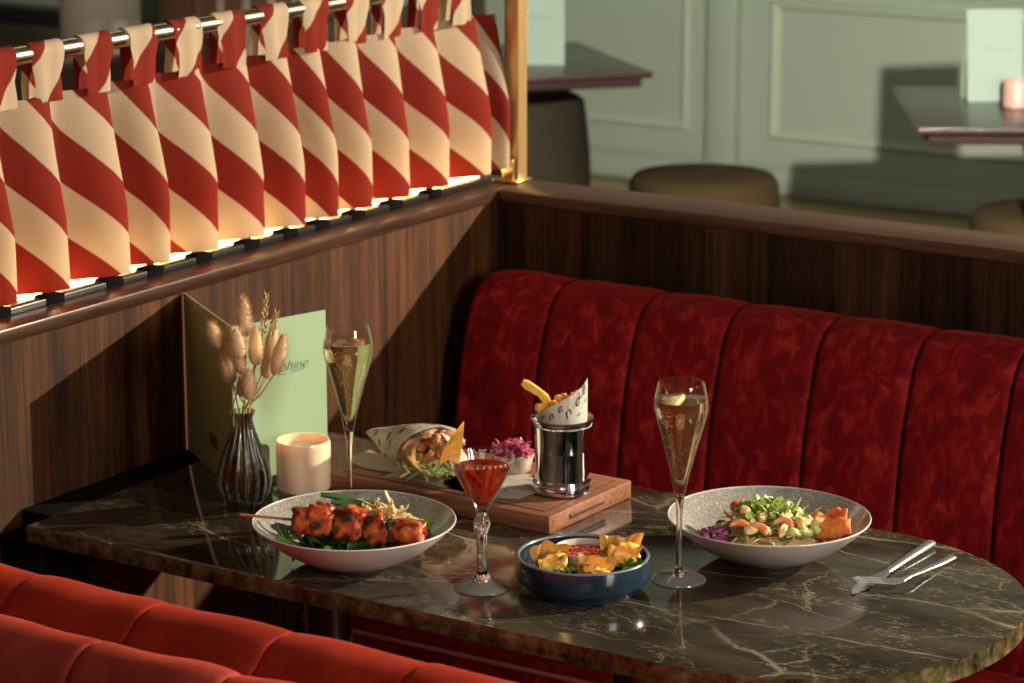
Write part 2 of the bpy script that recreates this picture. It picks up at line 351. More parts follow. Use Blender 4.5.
def stripemat():
    m, nt, b = nm('striped_cloth')
    uv = N(nt, 'ShaderNodeUVMap', uv_map='UVMap'); sp = nt.nodes.new('ShaderNodeSeparateXYZ'); nt.links.new(uv.outputs[0], sp.inputs[0])
    ad = N(nt, 'ShaderNodeMath', operation='ADD'); nt.links.new(sp.outputs[0], ad.inputs[0]); nt.links.new(sp.outputs[1], ad.inputs[1])
    dv = N(nt, 'ShaderNodeMath', operation='DIVIDE', i_1=.135); nt.links.new(ad.outputs[0], dv.inputs[0])
    fr = N(nt, 'ShaderNodeMath', operation='FRACT'); nt.links.new(dv.outputs[0], fr.inputs[0])
    c = ramp(nt, fr.outputs[0], [(0, (.215, .021, .013)), (.495, (.215, .021, .013)), (.505, (.52, .40, .275)), (.995, (.52, .40, .275)), (1, (.215, .021, .013))])
    nt.links.new(c, b.inputs['Base Color']); b.inputs['Roughness'].default_value = .85; b.inputs['Specular IOR Level'].default_value = .15
    tr = nt.nodes.new('ShaderNodeBsdfTranslucent'); nt.links.new(c, tr.inputs[0])
    ms = N(nt, 'ShaderNodeMixShader'); ms.inputs[0].default_value = .36
    out = [x for x in nt.nodes if x.type == 'OUTPUT_MATERIAL'][0]
    nt.links.new(b.outputs[0], ms.inputs[1]); nt.links.new(tr.outputs[0], ms.inputs[2]); nt.links.new(ms.outputs[0], out.inputs[0])
    n3 = N(nt, 'ShaderNodeTexNoise', i_Scale=700.0); nt.links.new(coords(nt), n3.inputs['Vector']); bump(nt, b, n3.outputs[0], .15, .0004)
    return m
M_stripe = stripemat()

def footmat():
    m, nt, b = nm('foot_glass_clear'); nt.nodes.remove(b)
    out = [x for x in nt.nodes if x.type == 'OUTPUT_MATERIAL'][0]
    tr = nt.nodes.new('ShaderNodeBsdfTransparent'); tr.inputs[0].default_value = (.98, .98, .98, 1)
    gl = nt.nodes.new('ShaderNodeBsdfGlossy'); gl.inputs['Roughness'].default_value = .10; df = nt.nodes.new('ShaderNodeBsdfDiffuse'); df.inputs[0].default_value = (.75, .72, .68, 1)
    lw = N(nt, 'ShaderNodeLayerWeight', i_Blend=.5); pw = N(nt, 'ShaderNodeMath', operation='POWER', i_1=4.0); nt.links.new(lw.outputs['Facing'], pw.inputs[0])
    f1 = N(nt, 'ShaderNodeMath', operation='MULTIPLY_ADD', i_1=.25, i_2=.10); nt.links.new(pw.outputs[0], f1.inputs[0])
    a = nt.nodes.new('ShaderNodeMixShader'); nt.links.new(f1.outputs[0], a.inputs[0]); nt.links.new(tr.outputs[0], a.inputs[1]); nt.links.new(gl.outputs[0], a.inputs[2])
    c = nt.nodes.new('ShaderNodeMixShader'); c.inputs[0].default_value = .26; nt.links.new(a.outputs[0], c.inputs[1]); nt.links.new(df.outputs[0], c.inputs[2])
    nt.links.new(c.outputs[0], out.inputs[0]); return m
M_foot = footmat()
def vasemat():
    m = shell('smoky_ribbed_vase', (.93, .91, .89), (.34, .30, .28), .5, 2.2); nt = m.node_tree
    tc = nt.nodes.new('ShaderNodeTexCoord'); sp = nt.nodes.new('ShaderNodeSeparateXYZ'); nt.links.new(tc.outputs['Object'], sp.inputs[0])
    at = N(nt, 'ShaderNodeMath', operation='ARCTAN2'); nt.links.new(sp.outputs[1], at.inputs[0]); nt.links.new(sp.outputs[0], at.inputs[1])
    mu = N(nt, 'ShaderNodeMath', operation='MULTIPLY', i_1=16.0); nt.links.new(at.outputs[0], mu.inputs[0]); cs = N(nt, 'ShaderNodeMath', operation='COSINE'); nt.links.new(mu.outputs[0], cs.inputs[0])
    c = ramp(nt, cs.outputs[0], [(0, (.42, .38, .36)), (.25, (.85, .82, .80)), (.5, (1, 1, 1)), (1, (1, 1, 1))])  # dark lines between the ribs are shading put into the glass tint
    tr = [x for x in nt.nodes if x.type == 'BSDF_TRANSPARENT'][0]; src = tr.inputs[0].links[0].from_socket
    mx = N(nt, 'ShaderNodeMix', data_type='RGBA', blend_type='MULTIPLY'); mx.inputs[0].default_value = 1
    nt.links.new(src, mx.inputs[6]); nt.links.new(c, mx.inputs[7]); nt.links.new(mx.outputs[2], tr.inputs[0]); return m
M_vase = vasemat()
# ------------------------------------------------------------------ setting
XW = -2.25; YP = 3.478; ZC = .982
b = B(); box(b, (-10, -1.5, -.1), (3, 8.4, 0)); struct('floor', b, M_floor)
b = B(); box(b, (-10, -1.5, 3.2), (3, 8.5, 3.3)); struct('ceiling', b, M_ceil)
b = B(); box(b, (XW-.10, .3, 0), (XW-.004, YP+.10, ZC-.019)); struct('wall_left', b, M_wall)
b = B(); box(b, (XW-.112, .3, ZC-.019), (XW, YP+.104, ZC), .003); struct('trim_1', b, M_cap)
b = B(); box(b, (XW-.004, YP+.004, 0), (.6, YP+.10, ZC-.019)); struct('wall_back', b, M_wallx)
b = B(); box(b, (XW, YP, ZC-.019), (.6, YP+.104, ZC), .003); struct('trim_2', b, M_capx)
# far sage wall with panel mouldings
b = B(); box(b, (-10, 8.4, 0), (3, 8.5, 3.2)); struct('wall_far', b, M_sage)
b = B(); box(b, (-10.1, -1.5, 0), (-10, 8.5, 3.2)); struct('wall_side', b, M_sage)
b = B(); box(b, (-10, 8.375, 0), (3, 8.4, .085), .004); box(b, (-10, 8.383, .085), (3, 8.4, .10), .004); struct('baseboard_far', b, M_sage)
def frame(x0, x1, z0, z1, y=8.4, w=.034, t=.02):
    b = B(); rings = []
    for o_, d_ in ((0, 0), (.003, t*.7), (.010, t), (.020, t*.8), (.026, t*.45), (w, 0)):
        rings.append([b.verts.new((px, y-d_, pz)) for px, pz in ((x0+o_, z0+o_), (x1-o_, z0+o_), (x1-o_, z1-o_), (x0+o_, z1-o_))])
    for a, c in zip(rings, rings[1:]):
        for k in range(4): b.faces.new((a[k], a[(k+1) % 4], c[(k+1) % 4], c[k]))
    return b
TR = 3
for (x0, x1, z0, z1) in ((-7.2, -4.63, .19, .69), (-4.31, -2.2, .19, .67), (-2.0, -.2, .19, .67), (-7.2, -4.63, .80, 2.9), (-4.31, -2.2, .80, 2.9), (-2.0, -.2, .80, 2.9)):
    struct('trim_%d' % TR, frame(x0, x1, z0, z1), M_sage_lit, sharp=20); TR += 1
b = B(); box(b, (-4.545, 8.36, .0), (-4.43, 8.4, 3.2), .006); struct('trim_%d' % TR, b, M_sage); TR += 1
b = B(); box(b, (-10, 8.37, .715), (3, 8.4, .75), .006); struct('trim_%d' % TR, b, M_sage); TR += 1

# ------------------------------------------------------------------ curtain, rod, post, light
ys = [2.125, 2.23, 2.337, 2.428, 2.5256, 2.6395, 2.721, 2.8226, 2.9269, 3.0152, 3.0902, 3.1776, 3.2735, 3.3759, 3.492, 3.545]
ZS, ZB = 1.243, 1.004
def curtain():
    bm = B(); uvl = bm.loops.layers.uv.new('UVMap')
    nz = 14; cols = []
    prof = []          # (pleat idx, t, dy fraction, depth fraction, u)
    path = []
    for i in range(1, len(ys)):
        y0, y1 = ys[i-1], ys[i]; p = y1-y0; last = i == len(ys)-1
        # return: front(y0)->back(y0+.25p) ; face: back->front(y1), rounded at the front edge
        segs = [(0, 0, .93), (.015, .015, .87), (.04, .04, .78), (.10, .09, .66), (.20, .15, .36), (.32, .22, .10), (.38, .26, .02), (.42, .30, .0),
                (.50, .37, .13), (.58, .47, .35), (.66, .57, .58), (.74, .67, .77), (.82, .77, .91), (.88, .85, .975), (.94, .92, 1.0), (.98, .97, .985)]
        for s, fy, fd in segs: path.append((y0+fy*p, fd, (i-1)*.150+s*.150))
    path.append((ys[-1], .93, (len(ys)-1)*.150))
    path.append((ys[-1]+.010, .85, (len(ys)-1)*.150+.02)); path.append((ys[-1]+.018, .2, (len(ys)-1)*.150+.05))
    grid = []
    for k, (y, fd, u) in enumerate(path):
        col = []
        for j in range(nz+1):
            t = j/nz; z = ZS+(ZB-ZS)*t
            amp = .024+.030*min(1, t*1.6)
            wob = .004*noise.noise(V((y*9, z*7, 1.3)))
            x = -2.322+amp*fd+wob
            col.append((bm.verts.new((x, y+.003*noise.noise(V((y*7, z*6, 4))), z-(.004*(1-fd) if j == nz else 0))), (u+.088, z)))
        grid.append(col)
    for a, c in zip(grid, grid[1:]):
        for j in range(nz):
            q = (a[j], c[j], c[j+1], a[j+1]); f = bm.faces.new([w[0] for w in q])
            for lp, w in zip(f.loops, q): lp[uvl].uv = w[1]
    return obj('striped_curtain', bm, M_stripe, sharp=80)
cur = tag(curtain(), 'red and cream diagonally striped cafe curtain hanging in pleats over the left ledge', 'curtain')
tabs_y = [2.27, 2.36, 2.4458, 2.5316, 2.6249, 2.7125, 2.8039, 2.897, 2.9919, 3.0862, 3.1845, 3.2717, 3.3647, 3.4505]
RX, RZ, RR = -2.31, 1.297, .0115
for i, y in enumerate(tabs_y):
    bm = B(); uvl = bm.loops.layers.uv.new('UVMap')
    pr = [(-2.2965, 1.236), (-2.2955, 1.250), (-2.2965, 1.268), (-2.2968, 1.285)]
    for k in range(9):
        a = -.15+PI*k/8*1.08; pr.append((RX+(RR+.0025)*math.cos(a), RZ+(RR+.0025)*math.sin(a)))
    pr += [(-2.3255, 1.275), (-2.327, 1.255), (-2.328, 1.238)]
    g = []; s = 0; ph = rnd.uniform(0, .13)
    for k, (x, z) in enumerate(pr):
        if k: s += math.dist((x, z), pr[k-1])
        w = .029 if 3 <= k <= 9 else (.0235 if k < 3 else .016)
        if k == 0: w = .0235
        row = []
        for q in range(7):
            t = q/6*2-1
            row.append((bm.verts.new((x+.0018*math.cos(t*5+i)-.002*t*t, y+t*w+.002*math.sin(s*60+i), z)), (t*w*1.1+ph, -s*1.0)))
        g.append(row)
    for a, c in zip(g, g[1:]):
        for q in range(6):
            w = (a[q], a[q+1], c[q+1], c[q]); f = bm.faces.new([e[0] for e in w])
            for lp, e in zip(f.loops, w): lp[uvl].uv = e[1]
    obj('hanging_tab', bm, M_stripe, cur, sharp=80)
b = B(); tube(b, [(RX, 1.7, RZ), (RX, 3.548, RZ)], RR, 24)
rod = tag(obj('curtain_rod', b, M_rod), 'round brushed metal rod threaded through the curtain tabs', 'curtain rod')
b = B(); box(b, (-2.286, 3.552, ZC), (-2.260, 3.578, 1.9), .0015)
post = thing('brass_post', 'upright gold metal post where the two wooden ledges meet', 'post', (0, 0, 0))
obj('upright', b, M_gold, post)
b = B(); box(b, (-2.300, 3.536, ZC), (-2.252, 3.581, ZC+.004), .0015); box(b, (-2.2865, 3.546, ZC+.004), (-2.266, 3.5515, ZC+.035), .001); obj('base_plate', b, M_brass, post)
b = B(); box(b, (-2.345, 1.0, ZC), (-2.318, 3.53, ZC+.010), .001)
led = thing('light_strip', 'glowing warm light strip lying along the ledge under the curtain', 'light')
obj('diffuser', b, M_led, led)
b = B(); box(b, (-2.314, 1.0, ZC), (-2.294, 3.53, ZC+.009), .002); obj('black_track', b, M_black, led)
M_fold_shade = plain('fold_shade_black', (.004, .004, .0045), .95, spec=.05)  # black blocks on the track stand in for the shadows of the folds
for k in range(13):
    b = B(); box(b, (-2.316, ys[k+1]-.02, ZC), (-2.292, ys[k+1]+.012, ZC+.0115), .002); obj('fold_shade', b, M_fold_shade, led)

# ------------------------------------------------------------------ banquettes
def channel(x0, x1, path, bulge=.016, n=14, dirs=None):
    """upholstered roll panel: path = [(y,z)], swept, puffed across x"""
    bm = B(); m = len(path); g = []
    for i in range(n+1):
        t = i/n; s = 2*t-1; pf = (1-abs(s)**3.2)**.6 if abs(s) < 1 else 0
        row = []
        for k, (y, z) in enumerate(path):
            a = V(path[max(k-1, 0)]); c = V(path[min(k+1, m-1)]); d = (c-a).normalized(); nn = V((-d.y, d.x))*(dirs or 1)
            w = bulge*(pf-1) if 0 < k else bulge*(pf-1)
            wob = .0025*noise.noise(V((x0*5+t*2, y*8, z*8)))
            p = V((y, z))+nn*(w+wob*pf)
            row.append(bm.verts.new((x0+(x1-x0)*t, p.x, p.y)))
        g.append(row)
    for i in range(n):
        for k in range(m-1): bm.faces.new((g[i][k], g[i+1][k], g[i+1][k+1], g[i][k+1]))

    return bm
def smooth_path(p, n=4):
    out = []
    for i in range(len(p)-1):
        p0 = V(p[max(i-1, 0)]); p1 = V(p[i]); p2 = V(p[i+1]); p3 = V(p[min(i+2, len(p)-1)])
        for k in range(n):
            t = k/n
            out.append(.5*((2*p1)+(-p0+p2)*t+(2*p0-5*p1+4*p2-p3)*t*t+(-p0+3*p1-3*p2+p3)*t**3))
    out.append(V(p[-1])); return [tuple(v) for v in out]
try:
    bmesh.types.BMesh._keep
except AttributeError: pass
def chan(x0, x1, path, bulge=.016, n=24, flip=1):
    bm = B(); m = len(path); g = []
    for i in range(n+1):
        t = .5-.5*math.cos(PI*i/n); s = abs(2*t-1); pf = (.72*(1-min(s, 1)**26)**.55+.28*(1-s*s)) if s < 1 else 0
        row = []
        for k, (y, z) in enumerate(path):
            a = V(path[max(k-1, 0)]); c = V(path[min(k+1, m-1)]); d = (c-a).normalized(); nn = V((-d.y, d.x))*flip
            wob = .003*noise.noise(V((x0*5+t*2, y*8, z*9)))
            p = V((y, z))+nn*(bulge*(pf-1)+wob*pf)
            row.append(bm.verts.new((x0+(x1-x0)*t, p.x, p.y)))
        g.append(row)
    for i in range(n):
        for k in range(m-1): bm.faces.new((g[i][k], g[i+1][k], g[i+1][k+1], g[i][k+1]))
    return bm
# far bench (facing the camera, -y)
farb = thing('banquette', 'crimson velvet channel-backed banquette against the dark wood partition', 'banquette', (-1.4, 3.2, 0))
def loc(o, root): o.location = V(o.location)-V(root.location)
pathf = smooth_path([(3.286, .44), (3.288, .60), (3.306, .73), (3.326, .80), (3.346, .845), (3.376, .869), (3.418, .874), (3.468, .858), (3.470, .80)])
edges = [-2.214, -2.076, -1.926, -1.783, -1.635, -1.489, -1.345, -1.20, -1.055, -.91, -.765]
for x0, x1 in zip(edges, edges[1:]):
    loc(obj('back_channel', chan(x0+.0016, x1-.0016, pathf, .009, flip=1), M_velvet, farb, 80), farb)
b = B(); box(b, (-2.24, 2.935, .33), (-.6, 3.29, .452), .03, 5); loc(obj('seat', b, M_velvet, farb, 60), farb)
b = B(); tube(b, [(-2.238, 2.95, .452), (-2.238, 3.28, .455)], .004, 8); tube(b, [(-2.236, 2.945, .447), (-.6, 2.945, .447)], .0035, 8); loc(obj('piping', b, M_piping, farb), farb)
b = B(); box(b, (-2.24, 2.98, 0), (-.6, 3.42, .33), .004); box(b, (-2.20, 3.36, .33), (-.8, 3.465, .78), .004); loc(obj('plinth', b, M_wallx, farb), farb)
# near bench, facing +y, and the one behind it facing -y
nearb = thing('banquette', 'red velvet bench back nearest the table, warm light in its colour, lower left', 'banquette', (-1.4, 2.0, 0))
pathn = smooth_path([(1.985, .44), (1.98, .60), (1.965, .78), (1.950, .845), (1.922, .886), (1.888, .894), (1.855, .878), (1.838, .83), (1.838, .55)])
xe = [-2.235, -2.08, -1.925, -1.77, -1.614, -1.462, -1.31, -1.155, -1.0]
for x0, x1 in zip(xe, xe[1:]): loc(obj('back_channel', chan(x0, x1, pathn, .0030, n=20, flip=-1), M_velvet_warmlit, nearb, 80), nearb)
b = B(); box(b, (-2.235, 1.99, .33), (-1.0, 2.32, .452), .03, 5); loc(obj('seat', b, M_velvet_warmlit, nearb, 60), nearb)
b = B(); box(b, (-2.247, 1.86, .33), (-2.236, 2.335, .715), .002); loc(obj('shade_panel', b, M_black, nearb), nearb)  # added black sheet standing in for the shade under the table
b = B(); box(b, (-2.235, 1.855, 0), (-1.0, 2.27, .33), .004); loc(obj('plinth', b, M_wallx, nearb), nearb)
rearb = thing('banquette', 'dusty red velvet bench back in the bottom left corner, behind the nearest one', 'banquette', (-1.4, 1.6, 0))
pathr = smooth_path([(1.71, .44), (1.715, .60), (1.722, .78), (1.735, .845), (1.762, .884), (1.795, .893), (1.818, .874), (1.828, .83), (1.828, .55)])
xe2 = [-2.235, -2.075, -1.915, -1.755, -1.598, -1.44, -1.28, -1.12]
for x0, x1 in zip(xe2, xe2[1:]): loc(obj('back_channel', chan(x0, x1, pathr, .0040, n=20, flip=1), M_velvet3, rearb, 80), rearb)
b = B(); box(b, (-2.235, 1.35, .33), (-1.12, 1.70, .452), .03, 5); loc(obj('seat', b, M_velvet3, rearb, 60), rearb)
b = B(); box(b, (-2.235, 1.40, 0), (-1.12, 1.825, .33), .004); loc(obj('plinth', b, M_wallx, rearb), rearb)

# ------------------------------------------------------------------ table
M_inkmatte = plain('matt_black', (.006, .005, .005), .9, spec=.05)
table = thing('dining_table', 'polished brown veined marble table with one rounded end', 'table', (-1.7, 2.62, 0))
pts = []
x0, ya, yb, xr = -2.205, 2.352, 2.895, -1.335
for cx_, cy_, a0 in ((x0+.005, ya+.005, PI), ):
    for k in range(5): a = a0+PI/2*k/4; pts.append((cx_+.005*math.cos(a), cy_+.005*math.sin(a)))
n = 44
for k in range(n+1):
    a = -PI/2+PI*k/n; ca, sa = math.cos(a), math.sin(a); e = .92
    pts.append((xr+.285*math.copysign(abs(ca)**e, ca), (ya+yb)/2+(yb-ya)/2*math.copysign(abs(sa)**e, sa)))
for k in range(5): a = PI/2+PI/2*k/4; pts.append((x0+.02+.02*math.cos(a), yb-.02+.02*math.sin(a)))
b = B(); prism(b, pts, .728, .75, .0035); loc(obj('tabletop', b, M_marble, table, 40), table)
for cx_ in (-1.95, -1.5):
    b = B(); tube(b, [(cx_, 2.62, .03), (cx_, 2.62, .715)], .03, 20); loc(obj('leg', b, M_black, table), table)
    b = B(); prism(b, [(cx_+.17*math.cos(2*PI*k/32), 2.62+.17*math.sin(2*PI*k/32)) for k in range(32)], 0, .025, .005); loc(obj('foot_plate', b, M_black, table), table)
b = B(); box(b, (-2.1, 2.5, .71), (-1.35, 2.74, .728)); loc(obj('support_plate', b, M_black, table), table)
b = B(); box(b, (-2.253, 2.36, .675), (-2.19, 2.89, .7275)); box(b, (-2.2535, 2.40, .7275), (-2.2055, 2.89, .7497)); loc(obj('gap_blocker', b, M_inkmatte, table), table)  # added black filler: stops light in the wall gap and reads as shade

# ------------------------------------------------------------------ menu card
ZT = .75
def menucard(L, F, R, h, label, text=True, mA=M_green, mB=M_greenb):
    t = thing('menu_card', label, 'menu', (F[0], F[1], ZT))
    F_ = V((F[0], F[1], 0))
    def page(P, m, name):
        d = V((P[0], P[1], 0))-F_; nn = V((d.y, -d.x, 0)).normalized()*.0009
        b = B()
        vs = [b.verts.new(q) for q in (-nn, d-nn, d+nn, nn)]; vt = [b.verts.new(q+V((0, 0, h))) for q in (-nn, d-nn, d+nn, nn)]
        b.faces.new(vs[::-1]); b.faces.new(vt)
        for i in range(4): b.faces.new((vs[i], vs[(i+1) % 4], vt[(i+1) % 4], vt[i]))
        return obj(name, b, m, t, smooth=False), d, nn
    fr, d, nn = page(R, mA, 'front_cover'); bk, d2, n2 = page(L, mB, 'back_cover')
    return t, fr, bk, d, nn, d2, n2
t, fr, bk, d, nn, d2, n2 = menucard((-2.2515, 2.7225), (-2.078, 2.602), (-2.037, 2.742), .213, 'pale green folded menu card standing by the wooden wall behind the vase')
vs, fs = text_verts('Delphine', .030, .45, -.0006)
wmax = max(v.x for v in vs); du = d.normalized(); L_ = d.length
nf = nn.normalized() if nn.dot(V((1, -1, 0))) > 0 else -nn.normalized()
b = B(); k = .076/wmax
add_poly(b, vs, fs, lambda v: du*(.041+v.x*k)+V((0, 0, .143+v.y*k*1.0+.0*v.x))+nf*.0014)
for u0, u1, z in ((.075, .082, .1385), (.091, .109, .1405), (.073, .078, .162)):
    q = [b.verts.new(du*a+V((0, 0, zz))+nf*.0014) for a, zz in ((u0, z), (u1, z+.0012), (u1, z+.002), (u0, z+.0008))]; b.faces.new(q)
obj('lettering', b, M_ink, fr, smooth=False)
du2 = d2.normalized(); nb = n2.normalized() if n2.dot(V((-1, -1, 0))) > 0 else -n2.normalized()
b = B(); q = [b.verts.new(du2*a+V((0, 0, z))+nb*.0013) for a, z in ((.070, .034), (.105, .034), (.105, .052), (.070, .052))]; b.faces.new(q)
obj('printed_panel', b, M_inkb, bk, smooth=False)

# ------------------------------------------------------------------ vase and dried stems
VC = V((-2.027, 2.556, ZT))
vp = [(.0, .004), (.020, .004), (.0225, .0), (.0245, .004), (.0250, .010), (.0285, .018), (.0315, .028), (.0325, .038), (.031, .050), (.0265, .066), (.0205, .082), (.0155, .096), (.0130, .108), (.0125, .115), (.0150, .120), (.0158, .123)]
vin = [(.0148, .1235), (.0112, .115), (.0115, .106), (.0140, .095), (.019, .081), (.025, .065), (.0295, .049), (.0308, .038), (.0295, .028), (.026, .018), (.018, .012), (0, .011)]
def rib(t, z):
    w = min(1, max(0, (z-.006)/.02))*min(1, max(0, (.112-z)/.02)); return 1+.075*w*math.cos(16*t)
b = B(); lathe(b, vp, 108, rib=rib); lathe(b, [(0, .004)], 3) if False else None
bm_in = vin
b.free(); b = B(); lathe(b, vp+vin, 108, rib=rib)
vase = thing('bud_vase', 'small ribbed smoky glass vase holding dried grasses', 'vase', VC)
obj('vessel', b, M_vase, vase, 60)
plumes = [(217, 332, 27, 11, -.35, 't'), (244, 317, 34, 11, -.05, 't'), (239, 337, 28, 12, -.1, 't'), (227, 364, 32, 11, -.25, 't'), (255, 343, 36, 12, .02, 't'),
          (264, 313, 34, 6, .12, 'w'), (270, 345, 36, 12, .12, 't'), (279, 348, 38, 11, .25, 't'), (249, 378, 28, 12, .0, 't'), (238, 355, 32, 10, -.15, 't'),
          (266, 364, 24, 11, .15, 't'), (273, 322, 20, 6, .25, 'w'), (240, 385, 18, 9, -.05, 't')]
tl = {0: 'fluffy bunny tail grass leaning furthest left out of the vase', 1: 'tallest fluffy bunny tail grass in the vase, left of the wheat ear', 2: 'plump bunny tail grass just below the tallest one in the vase',
      3: 'bunny tail grass low on the left side of the bouquet', 4: 'long bunny tail grass in the middle of the bouquet', 6: 'bunny tail grass right of centre in the bouquet below the wheat ear',
      7: 'bunny tail grass leaning furthest right over the menu card', 8: 'pale plump bunny tail grass hanging lowest at the front of the vase', 9: 'slim bunny tail grass left of centre, partly behind others',
      10: 'short brown bunny tail grass low on the right of the bouquet', 12: 'smallest bunny tail grass, just above the vase neck', 5: 'tall dried wheat ear rising above the bouquet', 11: 'short dried wheat ear right of the tall one'}
for i, (u, v, ln, w, lean, kind) in enumerate(plumes):
    a = (u-246)/805; z = .868-ZT+(405-v)/781.; bb = rnd.uniform(-.014, .012) - (.012 if i in (8, 2, 7) else 0) + (.006 if i in (1, 5) else 0)
    a += .007; z += .009; c = off(a, bb, z); h = ln/805/2*1.15; wr = w/805/2*1.15
    ax = off(math.sin(lean), rnd.uniform(-.15, .1), math.cos(lean)).normalized()
    base = c-ax*h
    st = thing('bunny_tail_grass' if kind == 't' else 'wheat_ear', tl[i], 'dried grass', VC, group=None)
    foot = V((rnd.uniform(-.012, .012), rnd.uniform(-.012, .012), .014)); neck = V((0, 0, .118))+V((a*.12, bb*.3, 0))+off(rnd.uniform(-.006, .006), rnd.uniform(-.005, .005))
    cp = smooth_path([tuple(foot), tuple(neck), tuple((neck+base)/2+off(rnd.uniform(-.002, .002), 0)), tuple(base)], 5)
    b = B(); tube(b, cp, .0009 if kind == 't' else .0008, 6); obj('stem', b, M_stem, st)
    b = B(); q = V((0, 0, 1)).rotation_difference(ax).to_matrix()
    if kind == 't':
        g = bmesh.ops.create_icosphere(b, subdivisions=3, radius=1)
        for vv in g['verts']:
            dd = vv.co.copy(); tt = dd.z; s = wr*(1.0-.22*tt)*(1+.06*noise.noise(dd*6+V((i, 0, 0))))
            vv.co = c+q @ V((dd.x*s, dd.y*s, tt*h))
        for k in range(950):
            ph = rnd.uniform(0, 2*PI); zz = rnd.uniform(-.95, 1); rr = math.sqrt(max(0, 1-zz*zz)); s = wr*(1-.22*zz)
            p = V((math.cos(ph)*rr*s, math.sin(ph)*rr*s, zz*h)); dr = (V((math.cos(ph)*rr, math.sin(ph)*rr, .9+zz*.4))).normalized()
            l = rnd.uniform(.0035, .0085)*(1.8 if rnd.random() < .10 else 1); sd = dr.cross(V((rnd.random(), rnd.random(), .3))).normalized()*.00016
            a1 = b.verts.new(c+q @ (p+sd)); a2 = b.verts.new(c+q @ (p-sd)); a3 = b.verts.new(c+q @ (p+dr*l)); b.faces.new((a1, a2, a3))
        obj('plume', b, M_plume, st, 180)
    else:
        for k in range(26):
            zz = -1+2*k/25; s = wr*(1-.5*max(0, zz)); ph = k*2.4
            p = c+q @ V((math.cos(ph)*s*.7, math.sin(ph)*s*.7, zz*h)); dr = (q @ V((math.cos(ph)*.4, math.sin(ph)*.4, 1))).normalized()
            rm = V((0, 0, 1)).rotation_difference(dr).to_matrix(); blob(b, p, (.0014, .0014, .0034), k, .1, sub=1, rot=rm)
            tube(b, [p+dr*.002, p+dr*.008], [.00025, .00005], 4)
        obj('seed_head', b, M_seed, st, 60)

# ------------------------------------------------------------------ candle
cd = thing('candle_holder', 'short frosted peach glass candle holder beside the vase', 'candle', (-2.018, 2.664, ZT))
cd.location = (-2.0105, 2.656, ZT)
r = .0345; h = .0645
b = B(); lathe(b, [(0, .003), (.026, .003), (r-.003, 0), (r, .004), (r, h-.004), (r-.0015, h), (r-.004, h-.001), (r-.0045, h-.006), (r-.0045, .012), (0, .010)], 64); obj('glass_cup', b, M_wax, cd, 50)
b = B(); lathe(b, [(0, .0105), (r-.0048, .0125), (r-.0048, h-.012), (r-.007, h-.0155), (.006, h-.0165), (0, h-.0165)], 48); obj('wax', b, M_wax2, cd)
b = B(); tube(b, [(0, 0, h-.017), (.0005, .0005, h-.009)], .0007, 6); obj('wick', b, M_ink, cd)
b = B(); lathe(b, [(.0, -.0), (.030, 0), (.038, .0015), (.0385, .0022), (.030, .0016), (0, .0014)], 48)
sc_ = tag(obj('glass_coaster', b, M_glass), 'thin clear glass coaster under the peach candle', 'coaster'); sc_.location = (-2.0105, 2.656, ZT)
cd.location.z = ZT+.0016

# ------------------------------------------------------------------ drinks
def flute(loc_, label, seed):
    t = thing('champagne_flute', label, 'glass', loc_, group='tall tulip flutes of sparkling wine')
    o = [(0, 0), (.0300, 0), (.0315, .0008), (.0310, .0018), (.020, .0030), (.008, .0058), (.0040, .010), (.0031, .020), (.0031, .055), (.0036, .080), (.0056, .100), (.0095, .120), (.0185, .155), (.0270, .185), (.0305, .2005), (.0300, .212), (.0262, .2315)]
    inn = [(.0254, .2315), (.0291, .212), (.0296, .2005), (.0261, .185), (.0176, .156), (.0086, .123), (.0045, .113), (0, .1115)]
    b = B(); lathe(b, o[10:]+inn, 64); obj('glass_bowl', b, M_glass, t, 50)
    b = B(); lathe(b, o[:6], 64); obj('foot', b, M_foot, t, 50)
    b = B(); lathe(b, [(0, o[5][1])]+o[5:11]+[(0, o[10][1])], 48); obj('stem', b, M_stemglass, t, 50)
    lp = [(0, .1118), (.0044, .1133), (.0085, .1233), (.0175, .1563), (.0260, .1853), (.0295, .2008), (.02925, .208), (.02905, .2125), (.0283, .2128), (0, .2126)]
    b = B(); lathe(b, [(q*1.004, z) for q, z in lp], 64); obj('sparkling_wine', b, M_champ, t, 50)
    b = B(); rn = random.Random(seed)
    for k in range(70):
        z = rn.uniform(.125, .211); rm = .0085+(.0205)*min(1, (z-.123)/.075); a = rn.uniform(0, 6.28); q = rm*.92*math.sqrt(rn.random())
        bmesh.ops.create_icosphere(b, subdivisions=1, radius=rn.uniform(.00025, .0006), matrix=Matrix.Translation((q*math.cos(a), q*math.sin(a), z)))
    bb = obj('bubbles', b, M_bubble, t); bb['kind'] = 'stuff'
    return t
flute((-1.438, 2.600, ZT), 'tall champagne flute standing between the blue bowl and the right white bowl', 1)
flute((-1.912, 2.619, ZT), 'tall champagne flute in front of the green menu, behind the skewer bowl', 2)
cp_ = thing('cocktail_glass', 'etched coupe of bright red cocktail with a cut stem', 'glass', (-1.6112, 2.4568, ZT)); cp_.scale = (1, 1, 1.03)
def crib(t, z):
    if .127 < z < .147: return 1+.012*math.cos(34*t)
    if .062 < z < .080: return 1+.10*math.cos(8*t+(.0 if z < .072 else PI/8))
    if .010 < z < .06: return 1+.05*math.cos(8*t)
    return 1
o = [(0, 0), (.031, 0), (.0325, .001), (.0320, .0022), (.022, .0055), (.012, .0098), (.0075, .0145), (.0058, .020), (.0052, .035), (.0056, .055), (.0060, .062), (.0080, .067), (.0090, .072), (.0080, .078), (.0066, .083), (.0062, .0875), (.0090, .0925), (.0160, .1040), (.0240, .118), (.0315, .1335), (.0356, .1440), (.0370, .1495)]
